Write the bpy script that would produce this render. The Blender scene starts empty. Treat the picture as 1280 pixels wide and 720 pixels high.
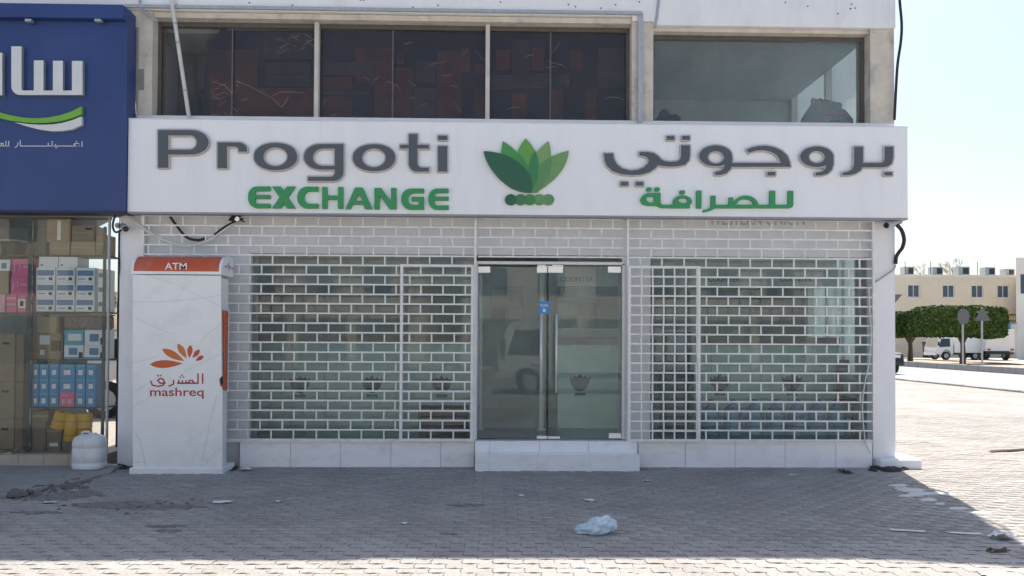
import bpy, bmesh, math, random
import numpy as np
from mathutils import Vector, Matrix
from mathutils.geometry import tessellate_polygon

random.seed(7); RNG = np.random.default_rng(7)
S = bpy.context.scene
COL = S.collection

# ------------------------------------------------------------------ camera
F = 1000.0                                   # focal length in pixels of a 1280 wide frame
CAM = np.array([-0.227, -10.0, 1.60])
YAW, PITCH, ROLL = math.radians(1.3), math.radians(1.0), math.radians(0.27)
V0 = 423.0 - F * math.tan(PITCH)
fwd = np.array([math.sin(YAW)*math.cos(PITCH), math.cos(YAW)*math.cos(PITCH), math.sin(PITCH)])
r0 = np.array([math.cos(YAW), -math.sin(YAW), 0.0]); u0 = np.cross(r0, fwd)
RT = r0*math.cos(ROLL) + u0*math.sin(ROLL); UP = u0*math.cos(ROLL) - r0*math.sin(ROLL)
cd = bpy.data.cameras.new('camera'); cam = bpy.data.objects.new('camera', cd); COL.objects.link(cam)
cd.sensor_width = 36; cd.lens = 36*F/1280; cd.shift_y = (V0-360)/1280; cd.clip_start = .05; cd.clip_end = 3000
M4 = Matrix(((RT[0], UP[0], -fwd[0], CAM[0]), (RT[1], UP[1], -fwd[1], CAM[1]), (RT[2], UP[2], -fwd[2], CAM[2]), (0,0,0,1)))
cam.matrix_world = M4; S.camera = cam

# ------------------------------------------------------------------ light
SUN_AZ, SUN_EL = math.radians(13.5), math.radians(60)       # azimuth from +Y towards +X
w = bpy.data.worlds.new('World'); S.world = w; w.use_nodes = True
nt = w.node_tree; sky = nt.nodes.new('ShaderNodeTexSky'); sky.sky_type = 'NISHITA'
sky.sun_disc = False; sky.sun_elevation = SUN_EL; sky.sun_rotation = SUN_AZ
sky.air_density = 1.0; sky.dust_density = 2.4; sky.ozone_density = 1.2
bg = nt.nodes['Background']; bg.inputs[1].default_value = 0.059
nt.links.new(sky.outputs[0], bg.inputs[0])
sl = bpy.data.lights.new('sun', 'SUN'); sl.energy = 2.5; sl.angle = math.radians(.53); sl.color = (1, .93, .83)
so = bpy.data.objects.new('sun', sl); COL.objects.link(so); so.location = (5, 20, 30)
sdir = Vector((math.sin(SUN_AZ)*math.cos(SUN_EL), math.cos(SUN_AZ)*math.cos(SUN_EL), math.sin(SUN_EL)))
so.rotation_euler = sdir.to_track_quat('Z', 'Y').to_euler()
S.view_settings.view_transform = 'Standard'; S.view_settings.look = 'None'
S.view_settings.gamma = 1; S.view_settings.use_curve_mapping = False
S.view_settings.exposure = 1.72
S.cycles.max_bounces = 10; S.cycles.transparent_max_bounces = 16

# ------------------------------------------------------------------ helpers
def ray(u, v):
    return fwd*F + RT*(u-640) - UP*(v-V0)
def W(u, v, y=0.0):
    d = ray(u, v); t = (y-CAM[1])/d[1]; p = CAM + d*t
    return (float(p[0]), float(p[2]))
def G(u, v, z=0.0):
    d = ray(u, v); t = (z-CAM[2])/d[2]; p = CAM + d*t
    return (float(p[0]), float(p[1]))
def X(u, y=0.0, v=430): return W(u, v, y)[0]
def Z(v, y=0.0, u=640): return W(u, v, y)[1]
def project(p):
    d = np.array(p) - CAM; k = d@fwd
    return 640+F*(d@RT)/k, V0-F*(d@UP)/k, k

class MB:
    def __init__(s): s.v = []; s.f = []; s.mi = []; s.m = 0
    def add(s, vs, fs):
        b = len(s.v); s.v += [tuple(map(float, p)) for p in vs]
        for f in fs: s.f.append(tuple(b+i for i in f)); s.mi.append(s.m)
        return s
    def box(s, x0, x1, y0, y1, z0, z1, bev=0):
        if x1 < x0: x0, x1 = x1, x0
        if y1 < y0: y0, y1 = y1, y0
        if z1 < z0: z0, z1 = z1, z0
        if bev:
            b = min(bev, (x1-x0)*.45, (y1-y0)*.45, (z1-z0)*.45); bm = bmesh.new()
            bmesh.ops.create_cube(bm, size=1)
            for q in bm.verts: q.co = Vector(((x0+x1)/2+q.co.x*(x1-x0), (y0+y1)/2+q.co.y*(y1-y0), (z0+z1)/2+q.co.z*(z1-z0)))
            bmesh.ops.bevel(bm, geom=bm.edges[:]+bm.verts[:], offset=b, segments=1, affect='EDGES')
            bm.verts.index_update()
            s.add([q.co for q in bm.verts], [[q.index for q in f.verts] for f in bm.faces]); bm.free(); return s
        return s.add([(x0,y0,z0),(x1,y0,z0),(x1,y1,z0),(x0,y1,z0),(x0,y0,z1),(x1,y0,z1),(x1,y1,z1),(x0,y1,z1)],
                     [(0,3,2,1),(4,5,6,7),(0,1,5,4),(1,2,6,5),(2,3,7,6),(3,0,4,7)])
    def prism(s, poly, h0, h1, axis='z'):
        """polygon extruded; axis z: poly=(x,y); axis x: poly=(y,z); axis y: poly=(x,z)"""
        n = len(poly)
        mk = {'z': lambda p, h: (p[0], p[1], h), 'x': lambda p, h: (h, p[0], p[1]), 'y': lambda p, h: (p[0], h, p[1])}[axis]
        vs = [mk(p, h0) for p in poly] + [mk(p, h1) for p in poly]
        tris = tessellate_polygon([[Vector((p[0], p[1], 0)) for p in poly]])
        fs = [tuple(t) for t in tris] + [tuple(i+n for i in t)[::-1] for t in tris]
        fs += [(i, (i+1) % n, (i+1) % n+n, i+n) for i in range(n)]
        return s.add(vs, fs)
    def loops(s, loops, yf, yb):
        """even-odd filled loops of (x,z), front at yf and sides back to yb"""
        flat = [p for l in loops for p in l]
        tris = tessellate_polygon([[Vector((p[0], p[1], 0)) for p in l] for l in loops])
        b = 0; fs = [tuple(t) for t in tris]; n = len(flat)
        for l in loops:
            k = len(l)
            fs += [(b+i, b+(i+1) % k, b+(i+1) % k+n, b+i+n) for i in range(k)]; b += k
        return s.add([(p[0], yf, p[1]) for p in flat]+[(p[0], yb, p[1]) for p in flat], fs)
    def cyl(s, p0, p1, r0, r1=None, n=12, caps=True):
        r1 = r0 if r1 is None else r1
        a = Vector(p0); c = Vector(p1); d = (c-a).normalized()
        e = d.orthogonal().normalized(); g = d.cross(e); vs = []
        for q, r in ((a, r0), (c, r1)):
            vs += [q+(e*math.cos(6.28318*i/n)+g*math.sin(6.28318*i/n))*r for i in range(n)]
        fs = [(i, (i+1) % n, (i+1) % n+n, i+n) for i in range(n)]
        if caps: fs += [tuple(range(n))[::-1], tuple(range(n, 2*n))]
        return s.add(vs, fs)
    def tube(s, pts, r, n=6, smooth=6):
        P = [Vector(p) for p in pts]
        if smooth and len(P) > 2:
            Q = []
            for i in range(len(P)-1):
                a = P[max(i-1, 0)]; b = P[i]; c = P[i+1]; d = P[min(i+2, len(P)-1)]
                for k in range(smooth):
                    t = k/smooth
                    Q.append(.5*((2*b)+(-a+c)*t+(2*a-5*b+4*c-d)*t*t+(-a+3*b-3*c+d)*t**3))
            P = Q+[P[-1]]
        vs = []; prev = None
        for i, p in enumerate(P):
            d = (P[min(i+1, len(P)-1)]-P[max(i-1, 0)]).normalized()
            e = d.orthogonal().normalized() if prev is None else (prev-d*prev.dot(d)).normalized()
            prev = e; g = d.cross(e)
            vs += [p+(e*math.cos(6.28318*k/n)+g*math.sin(6.28318*k/n))*r for k in range(n)]
        fs = [(i*n+k, i*n+(k+1) % n, (i+1)*n+(k+1) % n, (i+1)*n+k) for i in range(len(P)-1) for k in range(n)]
        fs += [tuple(range(n))[::-1], tuple(range(len(vs)-n, len(vs)))]
        return s.add(vs, fs)
    def lathe(s, prof, cx, cy, n=20):
        vs = [(cx+r*math.cos(6.28318*k/n), cy+r*math.sin(6.28318*k/n), z) for r, z in prof for k in range(n)]
        fs = [(i*n+k, i*n+(k+1) % n, (i+1)*n+(k+1) % n, (i+1)*n+k) for i in range(len(prof)-1) for k in range(n)]
        return s.add(vs, fs)
    def mesh(s, name, mats):
        me = bpy.data.meshes.new(name); me.from_pydata(s.v, [], s.f)
        for m in (mats if isinstance(mats, (list, tuple)) else [mats]): me.materials.append(m)
        if any(s.mi): me.polygons.foreach_set('material_index', s.mi)
        me.update(); return me
    def build(s, name, mats, parent=None, smooth=False, fix=True):
        me = s.mesh(name, mats)
        if fix:
            bm = bmesh.new(); bm.from_mesh(me); bmesh.ops.recalc_face_normals(bm, faces=bm.faces[:]); bm.to_mesh(me); bm.free()
        if smooth:
            for p in me.polygons: p.use_smooth = True
        return place(name, me, parent)

def place(name, me, parent=None, loc=None):
    o = bpy.data.objects.new(name, me); COL.objects.link(o)
    if loc is not None: o.location = loc
    if parent is not None: o.parent = parent
    return o
def tag(o, label=None, cat=None, group=None, kind=None):
    if label: o['label'] = label
    if cat: o['category'] = cat
    if group: o['group'] = group
    if kind: o['kind'] = kind
    return o
def thing(name, label, cat, group=None):
    o = bpy.data.objects.new(name, None); COL.objects.link(o); o.empty_display_size = .1
    return tag(o, label, cat, group)
def rehome(root, loc):
    """put a root's origin at loc, its parts keep their place"""
    loc = Vector(loc); root.location = loc
    for ch in list(root.children): ch.location = ch.location-loc
def box(name, m, parent, x0, x1, y0, y1, z0, z1, bev=0): return MB().box(x0, x1, y0, y1, z0, z1, bev).build(name, m, parent)

# ------------------------------------------------------------------ materials
def mat(name, col, rough=.6, var=.12, scale=6, bump=0, bscale=60, metal=0, spec=.5, stain=None, stain_amt=0, stain_scale=2, stretch=(1,1,1), trans=0):
    m = bpy.data.materials.new(name); m.use_nodes = True; t = m.node_tree; N = t.nodes; L = t.links
    b = N['Principled BSDF']; b.inputs['Roughness'].default_value = rough; b.inputs['Metallic'].default_value = metal
    b.inputs['Specular IOR Level'].default_value = spec
    tc = N.new('ShaderNodeTexCoord'); mp = N.new('ShaderNodeMapping'); mp.inputs['Scale'].default_value = stretch
    geo = N.new('ShaderNodeNewGeometry'); L.new(geo.outputs['Position'], mp.inputs[0])
    n1 = N.new('ShaderNodeTexNoise'); n1.inputs['Scale'].default_value = scale; n1.inputs['Detail'].default_value = 6; n1.inputs['Roughness'].default_value = .65
    L.new(mp.outputs[0], n1.inputs[0])
    r = N.new('ShaderNodeMapRange'); r.inputs[1].default_value = .3; r.inputs[2].default_value = .7
    r.inputs[3].default_value = 1-var; r.inputs[4].default_value = 1+var; L.new(n1.outputs[0], r.inputs[0])
    mx = N.new('ShaderNodeMix'); mx.data_type = 'RGBA'; mx.blend_type = 'MULTIPLY'; mx.inputs[0].default_value = 1
    mx.inputs[6].default_value = (*col, 1); L.new(r.outputs[0], mx.inputs[7]); out = mx.outputs[2]
    if stain is not None:
        n2 = N.new('ShaderNodeTexNoise'); n2.inputs['Scale'].default_value = stain_scale; n2.inputs['Detail'].default_value = 8; n2.inputs['Roughness'].default_value = .7
        L.new(mp.outputs[0], n2.inputs[0])
        r2 = N.new('ShaderNodeMapRange'); r2.inputs[1].default_value = .52; r2.inputs[2].default_value = .75; r2.inputs[4].default_value = stain_amt
        L.new(n2.outputs[0], r2.inputs[0])
        m2 = N.new('ShaderNodeMix'); m2.data_type = 'RGBA'; L.new(r2.outputs[0], m2.inputs[0]); L.new(out, m2.inputs[6]); m2.inputs[7].default_value = (*stain, 1); out = m2.outputs[2]
    L.new(out, b.inputs['Base Color'])
    if bump:
        n3 = N.new('ShaderNodeTexNoise'); n3.inputs['Scale'].default_value = bscale; n3.inputs['Detail'].default_value = 5; L.new(geo.outputs['Position'], n3.inputs[0])
        bp = N.new('ShaderNodeBump'); bp.inputs['Strength'].default_value = bump; bp.inputs['Distance'].default_value = .01
        L.new(n3.outputs[0], bp.inputs['Height']); L.new(bp.outputs[0], b.inputs['Normal'])
    if trans: b.inputs['Transmission Weight'].default_value = trans
    return m
def glass_mat(name, tint, ior=1.5, rough=0.0, dirt=0.0, dust_haze_col=(.5,.52,.5)):
    """thin pane: clear with a tint, mirrors by Fresnel, a film of dust and painted-in haze"""
    m = bpy.data.materials.new(name); m.use_nodes = True; t = m.node_tree; N = t.nodes; L = t.links; N.remove(N['Principled BSDF'])
    o = N['Material Output']; tr = N.new('ShaderNodeBsdfTransparent'); tr.inputs[0].default_value = (*tint, 1)
    gl = N.new('ShaderNodeBsdfGlossy'); gl.inputs['Roughness'].default_value = rough
    fr = N.new('ShaderNodeFresnel'); fr.inputs[0].default_value = ior
    df = N.new('ShaderNodeBsdfDiffuse'); df.inputs[0].default_value = (*dust_haze_col, 1)
    no = N.new('ShaderNodeTexNoise'); no.inputs['Scale'].default_value = 2.3; no.inputs['Detail'].default_value = 8; no.inputs['Roughness'].default_value = .7
    ge = N.new('ShaderNodeNewGeometry'); L.new(ge.outputs['Position'], no.inputs[0])
    mr = N.new('ShaderNodeMapRange'); mr.inputs[1].default_value = .3; mr.inputs[2].default_value = .75; mr.inputs[3].default_value = dirt*.45; mr.inputs[4].default_value = dirt*1.6
    L.new(no.outputs[0], mr.inputs[0])
    m1 = N.new('ShaderNodeMixShader'); L.new(mr.outputs[0], m1.inputs[0]); L.new(tr.outputs[0], m1.inputs[1]); L.new(df.outputs[0], m1.inputs[2])
    m2 = N.new('ShaderNodeMixShader'); L.new(fr.outputs[0], m2.inputs[0]); L.new(m1.outputs[0], m2.inputs[1]); L.new(gl.outputs[0], m2.inputs[2])
    L.new(m2.outputs[0], o.inputs[0]); return m

m_white = mat('white_paint', (.82,.83,.84), .55, .05, 3, .15, 40, stain=(.45,.42,.38), stain_amt=.35, stain_scale=1.6, stretch=(1,1,.35))
m_sign = mat('sign_panel_white', (.87,.885,.90), .35, .02, 2, stain=(.55,.55,.55), stain_amt=.18, stain_scale=2.2, stretch=(2.2,1,.3))
m_signtrim = mat('sign_trim_grey', (.30,.31,.33), .5, .1)
m_cream = mat('beige_render', (.63,.58,.50), .8, .12, 5, .4, 80, stain=(.16,.14,.12), stain_amt=.7, stain_scale=3)
m_grey = mat('letter_grey', (.085,.10,.115), .45, .05, 8)
m_rim = mat('letter_rim_aluminium', (.50,.49,.48), .45, .15, 20, metal=0)
m_green = mat('letter_green', (.03,.30,.10), .45, .06, 8)
m_blue = mat('sign_blue', (.022,.052,.19), .4, .10, 1.3, stain=(.06,.10,.24), stain_amt=.35, stain_scale=1.1)
m_grille = mat('grille_white', (.82,.81,.79), .45, .08, 9, stain=(.38,.33,.27), stain_amt=.35, stain_scale=7)
m_tile = mat('plinth_tile', (.88,.89,.90), .22, .035, 2.5, stain=(.5,.48,.44), stain_amt=.4, stain_scale=3.5, stretch=(1,1,2))
m_grout = mat('grout', (.33,.32,.31), .9, .2, 20)
m_steel = mat('brushed_steel', (.72,.70,.66), .38, .06, 30, metal=.35)
m_fit = mat('satin_fitting', (.80,.80,.78), .35, .05, 30, metal=.6)
m_galv = mat('galvanised', (.42,.45,.48), .5, .15, 20, metal=.4)
m_dark = mat('dark_metal', (.03,.033,.036), .5, .1)
m_black = mat('black_plastic', (.015,.015,.016), .45, .1)
m_backing = mat('backing_paint', (.72,.73,.73), .7, .06, 3)
m_inner = mat('interior_paint', (.58,.63,.64), .8, .06, 3)
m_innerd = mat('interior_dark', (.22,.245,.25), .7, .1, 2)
m_floor = mat('interior_floor', (.50,.50,.47), .25, .1, 2)
m_teal = mat('frosted_teal', (.50,.68,.63), .4, .06, 1.2)
m_tealdk = mat('emblem_dark', (.05,.075,.08), .5, .1)
m_wood = mat('ledge_wood', (.20,.14,.10), .5, .2, 12, stretch=(.2,1,1))
m_orange = mat('kiosk_orange', (.56,.10,.035), .42, .06, 5, stain=(.33,.28,.26), stain_amt=.5, stain_scale=3)
m_kiosk = mat('kiosk_white', (.87,.88,.87), .4, .03, 3, stain=(.55,.53,.48), stain_amt=.4, stain_scale=2.5)
m_kline = mat('kiosk_line_grey', (.45,.46,.47), .6, .1)
m_red = mat('kiosk_red', (.42,.045,.035), .5, .05)
m_petal = []
for i, c in enumerate([(.62,.12,.03),(.66,.17,.03),(.66,.20,.035),(.60,.12,.04),(.58,.10,.04),(.52,.08,.04)]): m_petal.append(mat('kiosk_petal_%d' % i, c, .5, .08))
m_conc = mat('concrete', (.30,.29,.27), .9, .15, 4, .5, 50, stain=(.12,.11,.10), stain_amt=.6, stain_scale=2)
m_card = mat('cardboard', (.35,.275,.19), .85, .12, 6, .1, 80)
m_card2 = mat('cardboard_dark', (.27,.205,.14), .85, .12, 6)
m_tape = mat('packing_tape', (.40,.31,.19), .35, .05)
m_print = mat('carton_print', (.05,.045,.04), .8, .1)
m_pink = mat('box_pink', (.74,.13,.31), .45, .06)
m_pinkl = mat('box_print_pale', (.75,.42,.52), .5, .1)
m_boxw = mat('box_white', (.84,.87,.89), .5, .04)
m_boxb = mat('box_band_blue', (.10,.22,.42), .5, .08)
m_cyan = mat('box_blue', (.03,.30,.62), .45, .08)
m_aqua = mat('box_aqua', (.12,.42,.52), .45, .08)
m_yel = mat('roll_yellow', (.78,.45,.04), .6, .08)
m_shelf = mat('shelf_grey', (.06,.065,.07), .5, .1)
m_jerry = mat('canister_white', (.70,.72,.72), .42, .06, 5, stain=(.33,.30,.25), stain_amt=.45, stain_scale=6)
m_cablew = mat('cable_white', (.62,.61,.58), .6, .12, 15)
m_cableb = mat('cable_black', (.02,.02,.022), .6, .1)
m_bag = mat('bag_film', (.66,.80,.88), .22, .05, 6, trans=.25)
m_paper = mat('paper_scrap', (.74,.74,.72), .8, .06)
m_cem = mat('white_cement', (.62,.61,.59), .9, .1, 20)
m_film = mat('window_film_dark', (.028,.024,.028), .22, .35, 3, stain=(.05,.045,.05), stain_amt=.3, stain_scale=9)
m_filmred = mat('window_film_red', (.078,.027,.022), .28, .45, 6, stain=(.022,.016,.018), stain_amt=.9, stain_scale=7)
m_filmlt = mat('window_film_haze', (.13,.12,.12), .4, .2, 6)
m_scr = mat('scratch_pale', (.34,.24,.21), .7, .3)
m_glass = glass_mat('shop_glass', (.92,.965,.955), 1.38, 0, .11, (.54,.62,.60))  # dust film made denser and paler to paint in haze and teal reflections
m_glassu = glass_mat('upper_glass', (.90,.915,.91), 1.36, 0, .09, (.52,.55,.55))  # dust film raised as painted haze, lightening the room behind
m_glassf = glass_mat('film_glass', (.9,.9,.9), 1.22, 0, .035, (.36,.34,.34))  # thin dust film doubles as painted haze muting the reds
m_glassl = glass_mat('display_glass', (.94,.965,.96), 1.34, 0, .03)
m_glassc = glass_mat('car_glass', (.10,.12,.12), 1.5, 0, .02)
m_winblue = mat('far_window_glass', (.06,.10,.15), .12, .15, 1)
m_farcream = mat('far_wall_cream', (.78,.69,.54), .85, .06, .6, stain=(.62,.54,.43), stain_amt=.3, stain_scale=.5)
m_farwhite = mat('far_wall_pale', (.80,.76,.69), .85, .05, .6)
m_carw = mat('car_white', (.74,.75,.76), .25, .02)
m_tyre = mat('tyre', (.018,.018,.019), .8, .15)
m_bark = mat('bark', (.12,.09,.065), .9, .25, 8, .6, 30)
m_signback = mat('sign_back_grey', (.14,.14,.15), .55, .08)
m_kerb = mat('kerb_stone', (.30,.29,.27), .9, .12, 3, .4, 40)
m_kerbd = mat('kerb_brick', (.36,.23,.17), .9, .15, 3)
m_road = mat('road_surface', (.30,.31,.32), .85, .08, 1.2, .3, 90)
m_sack = mat('sack_weave', (.50,.54,.54), .7, .08, 8, .5, 25)
m_skin = mat('sack_print_green', (.16,.42,.33), .7, .1)
m_maroon = mat('maroon_fabric', (.09,.02,.02), .8, .2, 12)
m_bottle = mat('water_bottle_blue', (.22,.52,.75), .12, .06, 4, trans=.35)
m_poster = mat('poster_pale', (.42,.45,.44), .5, .25, 9)
m_sticker = mat('sticker_blue', (.03,.25,.60), .4, .05)
m_brown = mat('brown_crate', (.14,.075,.04), .7, .2, 10)

def frost_mat(name, col):
    m = bpy.data.materials.new(name); m.use_nodes = True; t = m.node_tree; N = t.nodes; L = t.links; N.remove(N['Principled BSDF'])
    a = N.new('ShaderNodeBsdfTranslucent'); a.inputs[0].default_value = (*col, 1); b = N.new('ShaderNodeBsdfDiffuse'); b.inputs[0].default_value = (*col, 1); x = N.new('ShaderNodeMixShader'); x.inputs[0].default_value = .3
    L.new(a.outputs[0], x.inputs[1]); L.new(b.outputs[0], x.inputs[2]); L.new(x.outputs[0], N['Material Output'].inputs[0]); return m
m_frost = frost_mat('frosted_side_glass', (.86,.93,.92))
# ------------------------------------------------------------------ ground, paving, road
def ground_mat():
    m = mat('sandy_ground', (.33,.30,.26), .95, .12, .15, .4, 12, stain=(.24,.21,.18), stain_amt=.6, stain_scale=.08); return m
gm = ground_mat()
g = MB().add([(-900,-900,-.06),(900,-900,-.06),(900,1500,-.06),(-900,1500,-.06)], [(0,1,2,3)]).build('ground', gm, fix=False); tag(g, kind='structure')

def paver_mat():
    m = bpy.data.materials.new('paver'); m.use_nodes = True; t = m.node_tree; N = t.nodes; L = t.links
    b = N['Principled BSDF']; b.inputs['Roughness'].default_value = .85; b.inputs['Specular IOR Level'].default_value = .12
    geo = N.new('ShaderNodeNewGeometry'); at = N.new('ShaderNodeAttribute'); at.attribute_name = 'rnd'
    oi = N.new('ShaderNodeObjectInfo')
    ad = N.new('ShaderNodeMath'); ad.operation = 'ADD'; L.new(at.outputs['Fac'], ad.inputs[0]); L.new(oi.outputs['Random'], ad.inputs[1])
    fr = N.new('ShaderNodeMath'); fr.operation = 'FRACT'; L.new(ad.outputs[0], fr.inputs[0])
    cr = N.new('ShaderNodeValToRGB'); e = cr.color_ramp.elements
    e[0].position = 0; e[0].color = (.365,.345,.325,1); e[1].position = 1; e[1].color = (.42,.395,.37,1)
    k = e.new(.55); k.color = (.39,.367,.345,1); k = e.new(.86); k.color = (.385,.372,.36,1)
    L.new(fr.outputs[0], cr.inputs[0])
    n1 = N.new('ShaderNodeTexNoise'); n1.inputs['Scale'].default_value = 1.1; n1.inputs['Detail'].default_value = 9; n1.inputs['Roughness'].default_value = .68; L.new(geo.outputs['Position'], n1.inputs[0])
    mr = N.new('ShaderNodeMapRange'); mr.inputs[1].default_value = .3; mr.inputs[2].default_value = .72; mr.inputs[3].default_value = 1.14; mr.inputs[4].default_value = .78; L.new(n1.outputs[0], mr.inputs[0])
    n2 = N.new('ShaderNodeTexNoise'); n2.inputs['Scale'].default_value = 42; n2.inputs['Detail'].default_value = 7; n2.inputs['Roughness'].default_value = .8; L.new(geo.outputs['Position'], n2.inputs[0])
    mr2 = N.new('ShaderNodeMapRange'); mr2.inputs[1].default_value = .3; mr2.inputs[2].default_value = .7; mr2.inputs[3].default_value = .55; mr2.inputs[4].default_value = 1.38; L.new(n2.outputs[0], mr2.inputs[0])
    mu = N.new('ShaderNodeMath'); mu.operation = 'MULTIPLY'; L.new(mr.outputs[0], mu.inputs[0]); L.new(mr2.outputs[0], mu.inputs[1])
    mx = N.new('ShaderNodeMix'); mx.data_type = 'RGBA'; mx.blend_type = 'MULTIPLY'; mx.inputs[0].default_value = 1; L.new(cr.outputs[0], mx.inputs[6]); L.new(mu.outputs[0], mx.inputs[7])
    # oil drips with their own shapes
    n3 = N.new('ShaderNodeTexNoise'); n3.inputs['Scale'].default_value = 1.7; n3.inputs['Detail'].default_value = 7; n3.inputs['Roughness'].default_value = .75
    mp = N.new('ShaderNodeMapping'); mp.inputs['Location'].default_value = (3.1, 7.7, 0); mp.inputs['Scale'].default_value = (1,1.6,1); L.new(geo.outputs['Position'], mp.inputs[0]); L.new(mp.outputs[0], n3.inputs[0])
    r3 = N.new('ShaderNodeMapRange'); r3.inputs[1].default_value = .62; r3.inputs[2].default_value = .74; r3.inputs[4].default_value = .6; L.new(n3.outputs[0], r3.inputs[0])
    m3 = N.new('ShaderNodeMix'); m3.data_type = 'RGBA'; L.new(r3.outputs[0], m3.inputs[0]); L.new(mx.outputs[2], m3.inputs[6]); m3.inputs[7].default_value = (.085,.08,.075,1)
    L.new(m3.outputs[2], b.inputs['Base Color'])
    bp = N.new('ShaderNodeBump'); bp.inputs['Strength'].default_value = .5; bp.inputs['Distance'].default_value = .006; L.new(n2.outputs[0], bp.inputs['Height']); L.new(bp.outputs[0], b.inputs['Normal'])
    return m
m_paver = paver_mat()
m_joint = mat('joint_sand', (.30,.275,.25), .95, .25, 9, .6, 60)

def far_paving_mat():
    m = bpy.data.materials.new('far_paving'); m.use_nodes = True; t = m.node_tree; N = t.nodes; L = t.links
    b = N['Principled BSDF']; b.inputs['Roughness'].default_value = .9; b.inputs['Specular IOR Level'].default_value = .12
    geo = N.new('ShaderNodeNewGeometry'); br = N.new('ShaderNodeTexBrick'); br.inputs['Scale'].default_value = 1
    br.inputs['Brick Width'].default_value = .22; br.inputs['Row Height'].default_value = .11; br.inputs['Mortar Size'].default_value = .005
    br.inputs['Color1'].default_value = (.41,.385,.36,1); br.inputs['Color2'].default_value = (.33,.31,.29,1); br.inputs['Mortar'].default_value = (.22,.20,.18,1)
    L.new(geo.outputs['Position'], br.inputs[0])
    n1 = N.new('ShaderNodeTexNoise'); n1.inputs['Scale'].default_value = .6; n1.inputs['Detail'].default_value = 9; L.new(geo.outputs['Position'], n1.inputs[0])
    mr = N.new('ShaderNodeMapRange'); mr.inputs[1].default_value = .3; mr.inputs[2].default_value = .72; mr.inputs[3].default_value = 1.12; mr.inputs[4].default_value = .8; L.new(n1.outputs[0], mr.inputs[0])
    mx = N.new('ShaderNodeMix'); mx.data_type = 'RGBA'; mx.blend_type = 'MULTIPLY'; mx.inputs[0].default_value = 1; L.new(br.outputs[0], mx.inputs[6]); L.new(mr.outputs[0], mx.inputs[7])
    L.new(mx.outputs[2], b.inputs['Base Color']); return m
m_farpave = far_paving_mat()

XK = .5*(G(1118,474)[0]+G(1284,492)[0]); XM = .5*(G(1118,456.5)[0]+G(1280,468)[0]); XF = G(1118,450.2)[0]   # the side road runs straight back, at right angles to the facade
PL, PW = .22, .11
pave = MB().add([(-30,-60,-.0095),(XK,-60,-.0095),(XK,160,-.0095),(-30,160,-.0095)], [(0,1,2,3)]).build('pavement', m_joint, fix=False)
tag(pave, kind='structure')
Y_GEO = 7.0                                           # pavers are built up to here, then the material takes over
fp = MB().add([(5.1,Y_GEO,-.006),(XK-.01,Y_GEO,-.006),(XK-.01,160,-.006),(5.1,160,-.006)], [(0,1,2,3)]).build('far_paving', m_farpave, pave, fix=False)
# behind and beside the camera
MB().add([(-30,-60,-.0065),(XK-.01,-60,-.0065),(XK-.01,-6.6,-.0065),(-30,-6.6,-.0065)], [(0,1,2,3)]).build('near_paving', m_farpave, pave, fix=False)

A = .016
def paver_poly(gap):
    pts = []
    xs = [-PL/2, -PL/4, 0, PL/4, PL/2]; zg = [0, A, 0, -A, 0]
    for x, z in zip(xs, zg): pts.append((x, -PW/2+z))
    pts.append((PL/2-.012, 0))
    for x, z in list(zip(xs, zg))[::-1]: pts.append((x, PW/2+z))
    pts.append((-PL/2-.012, 0))
    # shrink by gap towards the axis lines
    return [(x*(1-2*gap/PL), y*(1-2*gap/PW)) for x, y in pts]
top_p, low_p = paver_poly(.0032), paver_poly(.0010)
tt = tessellate_polygon([[Vector((p[0], p[1], 0)) for p in top_p]]); npv = len(top_p)
pv_v = [(p[0], p[1], 0) for p in top_p]+[(p[0], p[1], -.012) for p in low_p]
def ccw(t):
    a, b, c = (top_p[i] for i in t)
    return t if (b[0]-a[0])*(c[1]-a[1])-(b[1]-a[1])*(c[0]-a[0]) > 0 else t[::-1]
pv_f = [ccw(tuple(t)) for t in tt]+[(i+npv, (i+1) % npv+npv, (i+1) % npv, i) for i in range(npv)]
kerbpoly = [G(-60,630), G(0,624), G(30,618), G(48,613.5), G(92,606), G(118,599), G(140,592), G(149,585)]
def in_apron(x, y):
    if x > kerbpoly[-1][0]: return False
    for (x0, y0), (x1, y1) in zip(kerbpoly, kerbpoly[1:]):
        if x0 <= x <= x1: return y > y0+(y1-y0)*(x-x0)/(x1-x0)
    return y > kerbpoly[0][1]
cells = []
for j in range(int(-6.6/PW), int(Y_GEO/PW)):
    y = (j+.5)*PW
    for i in range(-60, 190):
        x = (i+(.5 if j % 2 else 0))*PL
        if (y > -.02 and x < 5.2) or x > XK-.15: continue
        if in_apron(x, y): continue
        if -3.9 > x > -4.9 and y > -.6 and False: continue
        u, v, k = project((x, y, 0))
        if k < 3 or u < -420 or u > 1700 or v > 860: continue
        vis = 0 <= u <= 1280 and v <= 720
        cells.append((x, y, k if vis else 100+k, RNG.random()))
cells.sort(key=lambda c: c[2])
pme = MB().add(pv_v, pv_f).mesh('paver', m_paver)
for x, y, k, q in cells[:300]:
    o = place('paver', pme, pave, (x, y, RNG.normal(0, .0012)))
    o.rotation_euler = (RNG.normal(0, .009), RNG.normal(0, .006), RNG.normal(0, .006))
rest = cells[300:]; n = len(rest); base = np.array(pv_v); nv = len(pv_v)
pos = np.array([(c[0], c[1]) for c in rest]); tilt = RNG.normal(0, .009, (n, 2)); hz = RNG.normal(0, .0013, n); rz = RNG.normal(0, .006, n)
V = np.zeros((n, nv, 3))
V[:,:,0] = base[None,:,0]-base[None,:,1]*rz[:,None]+pos[:,0:1]; V[:,:,1] = base[None,:,1]+base[None,:,0]*rz[:,None]+pos[:,1:2]
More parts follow.
